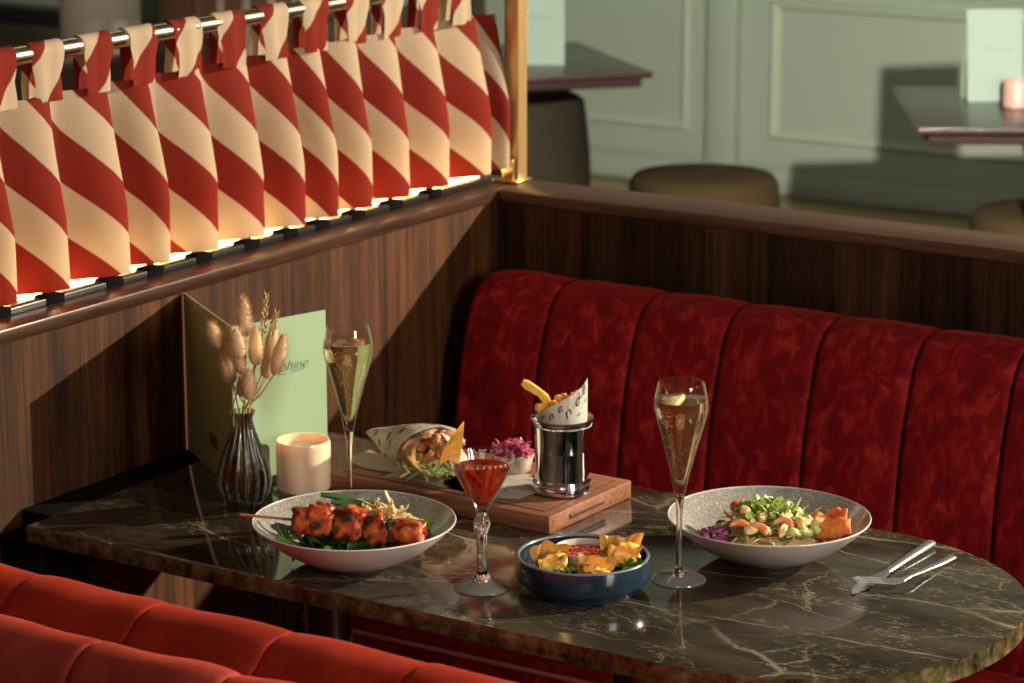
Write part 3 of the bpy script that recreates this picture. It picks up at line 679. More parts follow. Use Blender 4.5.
inn = [(.0358, .1495), (.0344, .1442), (.0304, .1340), (.0228, .1183), (.0147, .1043), (.0068, .0955), (0, .0930)]
b = B(); lathe(b, o[15:]+inn, 96, rib=crib); obj('glass_bowl', b, M_glass, cp_, 60)
b = B(); lathe(b, o[:6], 96, rib=crib); obj('foot', b, M_foot, cp_, 60)
b = B(); lathe(b, [(0, o[5][1])]+o[5:16]+[(0, o[15][1])], 96, rib=crib); obj('cut_stem', b, M_stemglass, cp_, 60)
lp = [(0, .0932), (.0068, .0957), (.0147, .1045), (.0228, .1185), (.0303, .1342), (.0314, .1368), (.0310, .1374), (0, .1372)]
b = B(); lathe(b, [(q*1.006, z) for q, z in lp], 64); obj('red_cocktail', b, M_red, cp_, 60)
b = B()
for k in range(34):
    a = 2*PI*k/34; rr = .0361; p = V((rr*math.cos(a), rr*math.sin(a), .1462)); ta = V((-math.sin(a), math.cos(a), 0))
    vs_ = [b.verts.new(q) for q in (p+ta*.0013+V((0, 0, .0011)), p-ta*.0013+V((0, 0, .0011)), p+V((0, 0, -.0022)))]; b.faces.new(vs_)
obj('etched_band', b, plain('etch', (.55, .52, .48), .5), cp_)
# orange peel twist on the rim
pl = V((-1.6112, 2.4568, ZT+.1540))+off(-.032, .000, .010)
def peel(u, v):
    ang = .9*u; w = .0098*(1-u**3)+.0012
    c = off(-.004+.016*u**1.5, 0, -.014+.044*u); return pl+c+off((v-.5)*w*2*math.cos(ang), (v-.5)*w*1.3*math.sin(ang)+.003*math.sin(u*6), -.006*abs(v-.5)*2*(1-u))
b = B(); sheet(b, peel, 16, 6, .0015)
tag(obj('orange_peel_twist', b, M_mango, sharp=60), 'orange peel twist perched on the rim of the red cocktail', 'garnish')

# ------------------------------------------------------------------ bowls
def bowl(c, label, name='shallow_bowl'):
    t = thing(name, label, 'bowl', c)
    outp = [(0, .001), (.040, .001), (.042, 0), (.046, .002), (.060, .0065), (.085, .0195), (.105, .0345), (.1155, .0450), (.1172, .0470)]
    inn = [(.1165, .0478), (.1148, .0470), (.1040, .0368), (.084, .0228), (.060, .0110), (.045, .0070), (0, .0055)]
    outp = [(q, z*1.07) for q, z in outp]; inn = [(q, z*1.04+.0014) for q, z in inn]
    b = B(); lathe(b, outp, 96); obj('outer_shell', b, M_bowlout, t, 50)
    b = B(); lathe(b, [(.1172, .0503)]+inn, 96); obj('glazed_inside', b, M_bowlin, t, 50)
    b = B(); prof = []
    lathe(b, [(.1172+.0012*math.cos(2*PI*k/8), .0508+.0012*math.sin(2*PI*k/8)) for k in range(8)], 96, close=True); obj('rim', b, plain('rim_glaze', (.52, .50, .48), .3), t)
    return t
BL = V((-1.7865, 2.4545, ZT)); BR = V((-1.3895, 2.7270, ZT)); BZ = V((0, 0, .005))
bowl(BL, 'speckled grey shallow bowl holding the chicken skewer')
bowl(BR, 'speckled grey shallow bowl of salad at the right of the table')

def strands(bm, c, rad, n, ln, w, seed, hgt=.5, curl=1.0, th=.3):
    rn = random.Random(seed)
    for k in range(n):
        a = rn.uniform(0, 2*PI); q = math.sqrt(rn.random()); p = V((math.cos(a)*q*rad[0], math.sin(a)*q*rad[1], (1-q*q)*rad[2]*rn.uniform(.5, 1)))
        p = V(c)+RT*p.x+FW*p.y+UPV*p.z
        d_ = V((rn.uniform(-1, 1), rn.uniform(-1, 1), rn.uniform(-.2, hgt))).normalized(); pts_ = []
        L = ln*rn.uniform(.6, 1.2)
        for s in range(6):
            pts_.append(p.copy()); p = p+d_*L/5; d_ = (d_+V((rn.uniform(-.5, .5), rn.uniform(-.5, .5), rn.uniform(-.6, .3)))*curl*.7).normalized()
        ww = w*rn.uniform(.7, 1.2)
        tube(bm, pts_, [ww*.6, ww, ww, ww, ww*.9, ww*.4], 5, flat=th)
def leaves(bm, c, rad, n, size, seed, tilt=.8, stemlen=0.0):
    rn = random.Random(seed)
    for k in range(n):
        a = rn.uniform(0, 2*PI); q = math.sqrt(rn.random()); p = V(c)+RT*(math.cos(a)*q*rad[0])+FW*(math.sin(a)*q*rad[1])+UPV*((1-q*q)*rad[2]*rn.uniform(.6, 1.1))
        R_ = rotm(rn.uniform(-tilt, tilt), rn.uniform(-tilt, tilt), rn.uniform(0, 6.28)); s = size*rn.uniform(.6, 1.25)
        if stemlen:
            tp = p+V((rn.uniform(-.5, .5), rn.uniform(-.5, .5), 1)).normalized()*stemlen*rn.uniform(.3, 1); tube(bm, [p, (p+tp)/2+V((rn.uniform(-.001, .001), 0, 0)), tp], .0004, 4); p = tp
        for side in ((0, 1) if stemlen else (0,)):
            g = []
            rr = R_ @ rotm(0, 0, PI*side)
            for i in range(6):
                u = i/5; w = s*.42*math.sin(PI*min(1, u*.93+.05))**.8
                row = [bm.verts.new(p+rr @ V((u*s, (v-1)*w, .22*s*math.sin(u*2.6)+.12*s*abs(v-1)))) for v in range(3)]; g.append(row)
            for i in range(5):
                for v in range(2): bm.faces.new((g[i][v], g[i+1][v], g[i+1][v+1], g[i][v+1]))
def stuff(name, bm, mat, label, cat, sharp=60):
    o = obj(name, bm, mat, sharp=sharp); tag(o, label, cat, kind='stuff'); return o

# ---- left bowl: skewer on greens
p0 = BL+BZ+off(-.112, -.006, .052); p1 = BL+BZ+off(.086, -.036, .041)
sk = thing('chicken_skewer', 'grilled glazed chicken skewer lying across the left bowl', 'skewer', BL)
dirs = (p1-p0).normalized()
b = B(); tube(b, [p0-BL-dirs*.019, p1-BL], [.0017, .0015], 8); obj('stick', b, M_stick, sk)
zsk = math.atan2(dirs.y, dirs.x)
for k, (a, sx, sy, sz, up) in enumerate(((-.055, .0155, .014, .0165, .001), (-.036, .016, .014, .019, .004), (-.001, .0185, .015, .021, .002), (.0295, .0150, .015, .0185, -.001), (.0640, .0205, .014, .0150, -.002))):
    q = p0+dirs*(a+.112); b = B(); blob(b, q-BL+V((0, 0, up)), (sx, sy, sz*.95), k+3, .13, 1.9, 4, rotm(0, rnd.uniform(-.3, .3), zsk+rnd.uniform(-.2, .2)), .55); obj('chicken_piece', b, M_chicken, sk, 180)
for k, a in enumerate((-.018, .0145, .0455)):
    q = p0+dirs*(a+.112); b = B(); blob(b, q-BL+V((0, 0, -.003)), (.0045, .012, .0150), k+23, .1, 1.7, 3, rotm(0, 0, zsk), .7); obj('pepper_piece', b, plain('charred_pepper', (.03, .035, .012), .3, var=.6, vscale=90), sk, 180)
b = B(); leaves(b, BL+BZ+off(.005, -.005, .010), (.070, .060, .012), 130, .024, 5, .7)
stuff('salad_leaves', b, M_darkleaf, 'dark wilted salad leaves under the chicken skewer', 'salad')
b = B(); leaves(b, BL+BZ+off(-.01, -.030, .020), (.075, .018, .006), 16, .015, 8, .9)
leaves(b, BL+BZ+off(-.075, -.01, .022), (.012, .012, .012), 8, .016, 15, .9); leaves(b, BL+BZ+off(.078, .012, .022), (.012, .02, .010), 10, .018, 16, .9)
leaves(b, BL+BZ+off(-.045, .03, .030), (.014, .012, .014), 9, .018, 17, .9)
stuff('herb_leaves', b, M_leaf, 'fresh green herb leaves scattered around the chicken skewer', 'herbs')
for k, (a, bb, z, l, ax, az) in enumerate(((-.040, .030, .060, .060, .95, -.28), (-.028, .025, .052, .058, .98, -.22), (-.018, .032, .047, .055, .9, -.1), (-.03, .02, .045, .05, .8, -.12))):
    c0 = BL+BZ+off(a, bb-.006, z+.009); c1 = c0+off(ax*l, .004*k, az*l); b = B()
    tube(b, [c0, c0.lerp(c1, .3)+V((0, 0, .003)), c0.lerp(c1, .7)+V((0, 0, .003)), c1], [.0030, .0042, .0044, .0026], 8)
    tag(obj('green_bean', b, plain('bean', (.05, .13, .02), .3, var=.3, vscale=80)), 'cooked green bean in the bundle behind the chicken pieces', 'vegetable', 'green beans behind the chicken skewer')
b = B(); strands(b, BL+BZ+off(.026, .014, .032), (.040, .028, .030), 150, .022, .0024, 21, .4)
leaves(b, BL+BZ+off(.026, .020, .026), (.034, .026, .028), 20, .012, 33)
stuff('noodle_salad', b, M_noodle, 'tangle of pale noodle and sprout salad behind the skewer', 'noodles')
for k in range(9):
    a, bb = rnd.uniform(-.002, .052), rnd.uniform(.002, .030); b = B(); blob(b, BL+BZ+off(a, bb, .050+rnd.uniform(-.006, .007)), (.0062, .0045, .0042), k, .15, 2, 2, rotm(rnd.random(), rnd.random(), rnd.uniform(0, 3)))
    tag(obj('roasted_peanut', b, M_peanut), 'roasted peanut on the noodle tangle behind the skewer', 'nut', 'peanuts on the skewer bowl noodles')

# ---- right bowl: salad
b = B(); blob(b, BR+BZ+off(.005, 0, .017), (.060, .05, .016), 4, .1, 3, 4); strands(b, BR+BZ+off(.006, .0, .026), (.062, .048, .026), 190, .026, .0019, 41, .5)
stuff('noodle_salad', b, M_noodle, 'dressed noodle mound filling the right bowl', 'noodles')
b = B(); leaves(b, BR+BZ+off(.000, .004, .038), (.042, .032, .018), 90, .0095, 51, 1.0, .010); strands(b, BR+BZ+off(.0, .0, .046), (.036, .028, .012), 40, .018, .0006, 53, .6); stuff('micro_cress', b, M_cress, 'micro cress heap crowning the right bowl salad', 'herbs')
b = B(); leaves(b, BR+BZ+off(.0, .0, .030), (.060, .045, .020), 70, .014, 52, .9); stuff('chopped_greens', b, M_leaf, 'chopped green herbs mixed through the right bowl salad', 'herbs')
b = B(); strands(b, BR+BZ+off(-.064, -.020, .022), (.020, .022, .020), 90, .013, .0030, 61, .1, 1.5, .45)
stuff('shredded_red_cabbage', b, M_purple, 'purple shredded cabbage heap at the left side of the right bowl', 'cabbage')
for k in range(14):
    a = rnd.uniform(-.03, .058); bb = -.034+rnd.uniform(-.008, .022)-.0*a; b = B(); rr = rotm(rnd.uniform(-1, 1), rnd.uniform(-1, 1), rnd.uniform(0, 3))
    c0 = BR+BZ+off(a, bb, .038+rnd.uniform(-.002, .010)+(bb+.034)*.45)
    blob(b, c0, (.0085, .0055, .005), k+2, .18, 1.8, 3, rr)
    tag(obj('cashew_nut', b, M_peanut), 'golden cashew nut in the salad of the right bowl', 'nut', 'cashews in the right bowl salad')
for k in range(9):
    a = .018+k*.0062+rnd.uniform(-.002, .002); bb = -.048+rnd.uniform(-.003, .012)+k*.0028; b = B(); blob(b, BR+BZ+off(a, bb, .037+.003*(k % 2)), (.0080, .0060, .0058), k, .05, 1, 2, rotm(0, 0, rnd.uniform(0, 3)))
    tag(obj('edamame_bean', b, M_edam), 'pale green edamame bean at the front of the right bowl salad', 'bean', 'edamame beans in the right bowl')
for k, (a, bb, z) in enumerate(((-.018, -.046, .040), (-.038, -.036, .041), (.012, -.036, .044))):
    b = B(); cs = BR+BZ+off(a, bb, z); pts_ = [cs+off(.011*math.cos(t_), .006*math.sin(t_), .006*math.sin(t_)) for t_ in [-.4+i*.45 for i in range(8)]]
    tube(b, pts_, [.0015, .0036, .0042, .0044, .0042, .0036, .0028, .0012], 10)
    tag(obj('cooked_prawn', b, M_prawn), ('curled pink prawn at the front of the right bowl', 'curled pink prawn beside the purple cabbage', 'curled pink prawn near the edamame beans')[k], 'prawn')
b = B(); blob(b, BR+BZ+off(-.036, .030, .047), (.0075, .0075, .008), 4, .06, 1.5, 3); tag(obj('cherry_tomato', b, M_tomato), 'red cherry tomato at the back left of the right bowl salad', 'tomato')
# salmon ribbon, folded
sm = thing('salmon_piece', 'folded bright orange salmon slice at the right edge of the salad', 'salmon', BR+BZ)
for k, (a, bb, z, w_, h_, tl_, yw) in enumerate(((.062, -.016, .041, .026, .022, .35, .1), (.077, -.014, .043, .026, .030, -.06, -.25), (.070, -.026, .038, .036, .022, .08, .2))):
    b = B(); box(b, (-w_/2, -.005, -h_/2), (w_/2, .005, h_/2), .0028, 3); bmesh.ops.subdivide_edges(b, edges=[e for e in b.edges if e.calc_length() > .006], cuts=5, use_grid_fill=True)
    rr = rotm(-.35, tl_, HD+yw)
    for v_ in b.verts:
        q = v_.co.copy(); q.y += .010*math.cos(q.x*90+k)-.004; q += V((.6, 0, 1))*.0050*noise.noise(q*95+V((k, 0, 0))); q.y += .0040*noise.noise(q*110+V((0, k, 0))); v_.co = off(a, bb, z)+rr @ q
    obj('fold', b, M_salmon, sm, 60)
# ---- blue bowl with wontons
BB = V((-1.5155, 2.518, ZT))
bb_ = thing('stoneware_bowl', 'dark blue straight-sided stoneware bowl of wontons', 'bowl', BB)
RB = .0755
b = B(); lathe(b, [(0, .002), (.058, .002), (.060, 0), (.064, .0005), (.066, .006), (.0735, .011), (.0755, .014), (.0755, .036), (.0752, .0385)], 96); obj('outer_wall', b, M_blue, bb_, 40)
b = B(); lathe(b, [(.0752, .0385), (.0745, .0400), (.0730, .0404), (.0715, .0396), (.0712, .038)], 96); obj('rim', b, M_bluerim, bb_, 80)
b = B(); lathe(b, [(.0712, .038), (.0708, .014), (.066, .009), (0, .008)], 96); obj('glazed_inside', b, M_blue, bb_, 40)
RC = BB+off(.002, .016, .009)
rk = thing('sauce_ramekin', 'small cream ramekin of chunky red salsa inside the blue bowl', 'ramekin', RC)
b = B(); lathe(b, [(0, 0), (.022, 0), (.026, .003), (.0335, .030), (.0345, .0325), (.0335, .0335), (.0320, .032), (.0250, .006), (0, .0045)], 64); obj('dish', b, M_ramekin, rk, 50)
b = B(); lathe(b, [(0, .0275), (.0305, .0272), (.0305, .022), (0, .022)], 48); rn = random.Random(4)
for k in range(46):
    a = rn.uniform(0, 6.28); q = math.sqrt(rn.random())*.027; blob(b, (q*math.cos(a), q*math.sin(a), .0275), (.0028, .0026, .0015), k, .3, 2, 1, rotm(0, 0, a))
obj('tomato_salsa', b, plain('salsa', (.38, .045, .018), .15, var=.7, vscale=140), rk)
def wonton(c, s, rz, seed, label):
    rn = random.Random(seed); ph = [rn.uniform(0, 6) for _ in range(4)]
    Rz = rotm(rn.uniform(-.15, .15), rn.uniform(-.15, .15), rz)
    def flap(w, h, yy, zz, p_, lean):
        def S(u, v):
            x = (u-.5)*2; k_ = v**1.2
            return c+Rz @ V((x*w*s*(.80+.24*k_)+.05*s*math.sin(v*5+p_), s*(yy+lean*k_+.20*math.sin(x*3.4+p_)*k_+.11*math.sin(x*7.5+p_*2)*k_-.16*x*x), s*(zz+h*v+(.13*math.sin(x*2.6+p_*1.7)+.07*math.sin(x*8+p_))*k_-.10*(1-abs(x))*0)))
        return S
    t = thing('fried_wonton', label, 'wonton', (0, 0, 0))
    for (w, h, yy, zz, p_, lean) in ((1.12, 1.25, .20, -.30, ph[0], .22), (.86, .88, -.30, -.35, ph[1], -.38)):
        b = B(); sheet(b, flap(w, h, yy, zz, p_, lean), 26, 12, .0013); obj('crisp_wrapper', b, M_wont, t, 50)
    b = B(); blob(b, c+Rz @ V((.08*s, -.05*s, -.05*s)), (s*.84, s*.52, s*.56), seed, .20, 2.6, 4, Rz, .75); obj('filling_pouch', b, M_wont, t, 180)
    return t
M_wont = plain('fried_pastry', (.86, .44, .10), .4, var=.35, vscale=55, sss=.25, bmp=.2)
wonton(BB+off(-.036, -.020, .037), .0195, .12+HD, 3, 'crisp fried wonton at the left side of the blue bowl')
wonton(BB+off(.011, -.044, .031), .0195, -.25+HD, 5, 'crisp fried wonton at the front middle of the blue bowl')
wonton(BB+off(.043, -.006, .041), .0225, .15+HD, 9, 'largest fried wonton at the right side of the blue bowl')
b = B(); leaves(b, BB+off(.0, -.030, .018), (.055, .030, .006), 40, .016, 71, .6); strands(b, BB+off(-.025, -.052, .037), (.022, .004, .004), 14, .014, .0007, 72, .3)
strands(b, BB+off(.050, -.030, .036), (.014, .012, .006), 18, .014, .0008, 74, .4); leaves(b, BB+off(.050, -.026, .034), (.014, .010, .006), 12, .012, 76, .8)
stuff('pea_shoots', b, M_leaf, 'thin green shoots under the wontons in the blue bowl', 'herbs')

# ------------------------------------------------------------------ board and what stands on it
bd = thing('serving_board', 'reddish wooden serving board with a juice groove and side slots', 'board', (-1.815, 2.76, ZT), math.radians(-1.5))
bw, bh = .168, .0935
b = B(); box(b, (-bw, -bh, 0), (bw, bh, .0225), .002)
obj('board', b, M_board, bd)
b = B(); box(b, (-bw+.015, -bh+.013, .0221), (bw-.015, bh-.013, .0229), .0003); obj('groove', b, plain('groove_dark', (.07, .025, .014), .6), bd)
b = B(); box(b, (-bw+.0185, -bh+.0165, .0226), (bw-.0185, bh-.0165, .0233), .0003); obj('inner_panel', b, M_board, bd)
b = B(); box(b, (bw-.001, -.050, .008), (bw+.0006, .030, .0125), .0003); obj('handle_slot', b, plain('slot', (.03, .012, .008), .7), bd)
b = B(); box(b, (bw-.001, -.050, .0125), (bw+.0018, .030, .0145), .0003); obj('handle_lip', b, M_board, bd)
ZBD = ZT+.0233
# paper sheet
def sheetf(u, v):
    c = V((-1.905+.20*u, 2.692+.105*v-.03*u*0, ZBD+.0006)); c += V((.015*(v-.5), 0, 0)); return c+V((0, 0, .0016*max(0, math.sin(u*7+v*5))+.003*max(0, u-.85)*4))
b = B(); sheet(b, sheetf, 30, 14, .0003)
ps = tag(obj('paper_sheet', b, M_paper), 'white printed greaseproof sheet lying on the serving board', 'paper')
def print_on(S, items, parent, side=1, eps=.0005, aspect=(1, 1), mat=None):
    b = B()
    for s, u, v, size, ang in items:
        if s == '-': vs_, fs_ = [V(q) for q in ((0, 0, 0), (1.5*size, 0, 0), (1.5*size, .5*size, 0), (0, .5*size, 0))], [[0, 1, 2, 3]]
        else: vs_, fs_ = text_verts(s, size, .3)
        ca, sa = math.cos(ang), math.sin(ang)
        def fn(q):
            uu = u+(q.x*ca-q.y*sa)/aspect[0]; v2 = v+(q.x*sa+q.y*ca)/aspect[1]; uu = min(.999, max(.001, uu)); v2 = min(.999, max(.001, v2))
            return S(uu, v2)+surf_n(S, uu, v2)*eps*side
        add_poly(b, vs_, fs_, fn)
    return obj('print', b, mat or M_ink, parent, smooth=False)
print_on(sheetf, [('ne L', .70, .20, .014, .2), ('n e', .80, .55, .014, .2), ('-', .75, .75, .005, .3), ('ne', .55, .3, .012, .2), ('-', .62, .1, .004, .2)], ps, 1, .0008, (.20, .105))
# wrap: paper cone with flatbread, meat, lettuce
WA = V((-1.988, 2.782, .800)); WB = V((-1.860, 2.722, .808))
ax = (WB-WA).normalized(); s1 = ax.cross(UPV).normalized(); s2 = s1.cross(ax).normalized()     # s1 to the front, s2 up
wr = thing('flatbread_wrap', 'flatbread wrap rolled in white paper with black printed dashes', 'wrap', (0, 0, 0))
def cone(rmul=1.0, l0=0.0, l1=1.0, a0=0, a1=2*PI, tilt=0.0):
    def S(u, v):
        a = a0+(a1-a0)*u; t_ = l0+(l1-l0)*v; top = math.sin(a)
        ext = t_*(1+.16*(top*.6-math.cos(a)*.3)*tilt)
        c = WA.lerp(WB, ext); ra = (.014+.028*min(1, t_*1.15))*rmul; rb = (.0045+.0285*min(1, t_*1.2))*rmul
        w = 1+.03*math.sin(a*3+t_*7)
        p = c+s1*ra*math.cos(a)*w*1.05+s2*rb*math.sin(a)*w
        p.z = max(p.z, ZBD+.0016); return p
    return S
Sp = cone(1.0, 0, .98, -PI*.5, PI*1.5, 1.0)
b = B(); sheet(b, Sp, 48, 20, .0006); obj('paper', b, M_paper, wr, 60)
# flap of paper spreading behind the opening to the right
def flap(u, v): 
    p = WB+s2*(.030-.004*u)-s1*(.008+.030*v)+ax*(-.02+.085*u)-UPV*(.040*u*u+.020*v*v*1.0+.012*u*v); p.z = max(p.z, ZBD+.002); return p
b = B(); sheet(b, flap, 16, 8, .0005); obj('paper_flap', b, M_paper, wr, 60)
def flap2(u, v):
    p = WA+ax*(.01+.10*u)+s1*(.012+.030*math.sin(PI*min(1, .2+u*.8)))*1.0*(v)+s1*.014; p.z = ZBD+.0020+.004*(1-v); return p
b = B(); sheet(b, flap2, 12, 6, .0005); obj('paper_flap', b, M_paper, wr, 60)
it = []
for k, (u, v) in enumerate(((.16, .15), (.22, .48), (.30, .25), (.30, .62), (.36, .12), (.36, .82), (.42, .42), (.44, .66), (.5, .2), (.52, .85), (.57, .5), (.25, .78), (.62, .25), (.64, .72), (.13, .66), (.1, .36))):
    it.append(('-', u, v, .0095, rnd.uniform(-.9, .9)))
prn = print_on(Sp, it, wr, -1, .0009, (.20, .14))
b = B(); 
for s, u, v, size, ang in []: pass
b.free()
Sf = cone(.90, .55, 1.17, -PI*.80, PI*.80, -.9)
b = B(); sheet(b, Sf, 40, 12, .0035); obj('flatbread', b, M_flatbread, wr, 60)
for k in range(24):
    a = rnd.uniform(0, 6.28); q = math.sqrt(rnd.random()); p = WB+ax*rnd.uniform(-.004, .022)+s1*(q*.024*math.cos(a)-.006)+s2*(q*.016*math.sin(a)+.006); b = B()
    blob(b, p, (.0090, .0062, .0058), k+50, .28, 2, 3, rotm(rnd.uniform(-1, 1), rnd.uniform(-1, 1), rnd.uniform(0, 3)), .85); obj('meat_piece', b, M_meat, wr, 180)
b = B(); strands(b, WB+ax*.014+s1*.010-UPV*.024, (.030, .016, .010), 130, .018, .0026, 91, .6, 1.1, .3); strands(b, WB+ax*.012+s1*.014-UPV*.020, (.034, .018, .012), 120, .016, .0034, 93, .8, 1.2, .3)
o_ = obj('shredded_lettuce', b, M_lettuce, wr); o_['kind'] = 'stuff'
for k, (da, ds, dz) in enumerate(((.016, .0, .0), (.020, -.012, -.004))):
    b = B(); blob(b, WB+ax*da+s1*(.004+ds)+UPV*(dz-.006), (.014, .007, .0045), k+7, .08, 1.5, 3, rotm(.3, .2, .4+k)); obj('tomato_slice', b, M_tomato, wr)
# slaw ramekin
SR = V((-1.790, 2.800, ZBD+.0012))
sr = thing('slaw_ramekin', 'small white ramekin heaped with pink cabbage slaw behind the red cocktail', 'ramekin', SR)
b = B(); lathe(b, [(0, 0), (.021, 0), (.023, .002), (.0275, .0225), (.0270, .0235), (.0260, .0225), (.0215, .005), (0, .004)], 48); obj('dish', b, M_ramekin, sr, 50)
b = B(); blob(b, (0, 0, .020), (.024, .024, .013), 3, .15, 3, 3); strands(b, (0, 0, .023), (.024, .024, .018), 170, .013, .0024, 95, .2, 1.5, .45)
o_ = obj('cabbage_slaw', b, M_pink, sr); o_['kind'] = 'stuff'
# steel cup with fries
CU = V((-1.690, 2.757, ZBD+.0014))
cup = thing('steel_cup', 'polished steel cup with beaded rims standing on the board', 'cup', CU)
b = B(); lathe(b, [(0, .001), (.033, .001), (.0355, .002), (.0360, .006), (.0350, .010), (.0345, .012), (.0320, .018), (.0345, .084), (.0352, .0865), (.0355, .0885), (.0385, .0915), (.0390, .0935), (.0380, .0945), (.0365, .0935), (.0335, .086), (.0332, .018), (0, .014)], 96, rib=lambda t, z: 1.0); obj('body', b, M_steel, cup, 40)
for z, rr in ((.0125, .0355), (.0855, .0352)):
    b = B()
    for k in range(64):
        a = 2*PI*k/64; bmesh.ops.create_icosphere(b, subdivisions=1, radius=.0012, matrix=Matrix.Translation((rr*math.cos(a), rr*math.sin(a), z)))
    o_ = obj('bead_ring', b, M_steel, cup)
pc = thing('paper_cone', 'printed white paper liner rising to a peak out of the steel cup', 'paper', CU)
PW = .075
def liner(u, v):
    a = math.radians(190+175*u)      # from the camera's left, round the front, to the right
    hh = .098+.052*(u**1.0)-(.026*max(0, (u-.90)/.10)**1.6)
    z = .040+(hh-.040)*v; rr = .0305+.02*max(0, z-.090)*(1-u)
    return RT*rr*math.cos(a)+FW*rr*math.sin(a)*(1-.25*max(0, z-.095)/.045)+UPV*z
b = B(); sheet(b, liner, 36, 16, .0005); obj('paper', b, M_paper, pc, 60)
print_on(liner, [('n e', .28, .76, .014, .45), ('n e L', .50, .70, .016, .5), ('L E T', .68, .86, .012, .5), ('-', .66, .66, .0028, .4), ('-', .15, .86, .0035, .3), ('-', .80, .76, .0028, .4)], pc, 1, .0009, (.086, .075))
fries = [(-.045, -.012, .133, -.016, 0, .09, 'long bent golden fry sticking out furthest left from the cup'),
         (-.034, -.006, .107, -.010, .004, .06, 'thick golden fry lying low over the left rim of the cup')]
fl = [(-.020, .004, .112), (-.012, -.008, .116), (-.006, .006, .120), (.002, .010, .121), (.008, .002, .120), (.014, .010, .122), (-.026, .012, .108), (.019, .004, .126), (-.001, -.006, .114)]
def fry(tip, base, label, bend=0, w=.0040, group=None):
    b = B(); mid = tip.lerp(base, .5)+off(bend, 0, abs(bend)*.6); P_ = smooth_path([tuple(base), tuple(mid), tuple(tip)], 4); rings = []
    for i, p in enumerate(P_):
        p = V(p); q = V(P_[min(i+1, len(P_)-1)])-V(P_[max(i-1, 0)]); q.normalize(); s_ = q.cross(FW).normalized(); t_ = s_.cross(q).normalized()
        ww = w*(1 if 0 < i < len(P_)-1 else .8)*(1+.1*math.sin(i*2.1))
        rings.append([b.verts.new(p+s_*ww*math.copysign(1, math.cos(a))*.9+t_*ww*math.copysign(1, math.sin(a))*.9) for a in (PI/4, 3*PI/4, 5*PI/4, 7*PI/4)])
    for r1, r2 in zip(rings, rings[1:]):
        for k in range(4): b.faces.new((r1[k], r1[(k+1) % 4], r2[(k+1) % 4], r2[k]))
    b.faces.new(rings[0]); b.faces.new(rings[-1])
    es = [e for e in b.edges if len(e.link_faces) == 2 and e.calc_face_angle(0) > .8]
    bmesh.ops.bevel(b, geom=es, offset=.0010, segments=2, affect='EDGES')
    o = tag(obj('fry', b, M_fry, sharp=70), label, 'fry', group); return o
fry(CU+off(-.049, -.004, .139), CU+off(-.012, .0, .088), fries[0][6], .009, .0050)
fry(CU+off(-.033, -.010, .108), CU+off(.008, .006, .104), fries[1][6], .0, .0048)
for k, (a, bb, z) in enumerate(fl):
    tip = CU+off(a, bb, z); base = CU+off(a*.55+rnd.uniform(-.004, .004), bb*.6, z-.045)
    fry(tip, base, 'golden fry in the cluster behind the paper liner in the steel cup', rnd.uniform(-.002, .002), .0046, 'fries clustered in the steel cup')

# ------------------------------------------------------------------ cutlery
kn = thing('table_knife', 'steel table knife lying at the right end of the table under the fork', 'knife', (-1.247, 2.76, ZT))
def bar(path, wid, thk, n=8):
    b = B(); rings = []; m = len(path)
    for i, p in enumerate(path):
        p = V(p); q = (V(path[min(i+1, m-1)])-V(path[max(i-1, 0)])).normalized(); s_ = q.cross(UPV).normalized(); t_ = s_.cross(q)
        rings.append([b.verts.new(p+s_*wid[i]*math.cos(2*PI*k/n)+t_*thk[i]*math.sin(2*PI*k/n)) for k in range(n)])
    for r1, r2 in zip(rings, rings[1:]):
        for k in range(n): b.faces.new((r1[k], r1[(k+1) % n], r2[(k+1) % n], r2[k]))
    b.faces.new(rings[0]); b.faces.new(rings[-1]); return b
# knife: blade towards the diner (-y), handle towards the bench (+y)
obj('blade', bar([(.0, -.103, .0012), (-.002, -.095, .0013), (-.003, -.075, .0015), (-.003, -.045, .0018), (-.001, -.022, .0022), (0, -.012, .003)], [.0012, .005, .0092, .0095, .0075, .0045], [.0006, .0008, .0009, .0010, .0013, .002], 8), M_bluesteel, kn, 50)
obj('handle', bar([(0, -.014, .0032), (0, 0, .0036), (.0005, .04, .0042), (.001, .085, .0046), (.001, .106, .0046), (.001, .110, .0046)], [.0045, .0052, .0058, .0066, .0066, .004], [.002, .0028, .0034, .0042, .0042, .002], 12), M_bluesteel, kn, 50)
fk = thing('table_fork', 'steel table fork resting its tines across the knife', 'fork', (-1.205, 2.76, ZT))
obj('handle', bar([(.001, .078, .0032), (.0, .074, .0034), (-.002, .04, .0040), (-.004, .0, .0060), (-.005, -.030, .0088), (-.009, -.046, .0080)], [.003, .0058, .0048, .0034, .0030, .0050], [.0012, .0026, .0022, .0020, .0019, .0014], 12), M_bluesteel, fk, 50)
hd_ = [(-.011, -.045), (-.016, -.058), (-.022, -.070)]
obj('head', bar([(-.0085, -.044, .0080), (-.0130, -.0520, .0078), (-.0185, -.0590, .0082), (-.0230, -.0640, .0092)], [.0048, .0105, .0125, .0118], [.0013, .0012, .0011, .0010], 12), M_bluesteel, fk, 50)
dv = V((-.66, -.75, 0)).normalized(); sv = V((-dv.y, dv.x, 0))
for k in range(4):
    c = V((-.0225, -.0630, .0092))+sv*(k-1.5)*.0062
    obj('tine', bar([tuple(c), tuple(c+dv*.014+V((0, 0, .0022))), tuple(c+dv*.028+V((0, 0, .0040))), tuple(c+dv*.036+V((0, 0, .0035)))], [.0016, .0014, .0011, .0004], [.0010, .0010, .0009, .0004], 6), M_bluesteel, fk, 50)

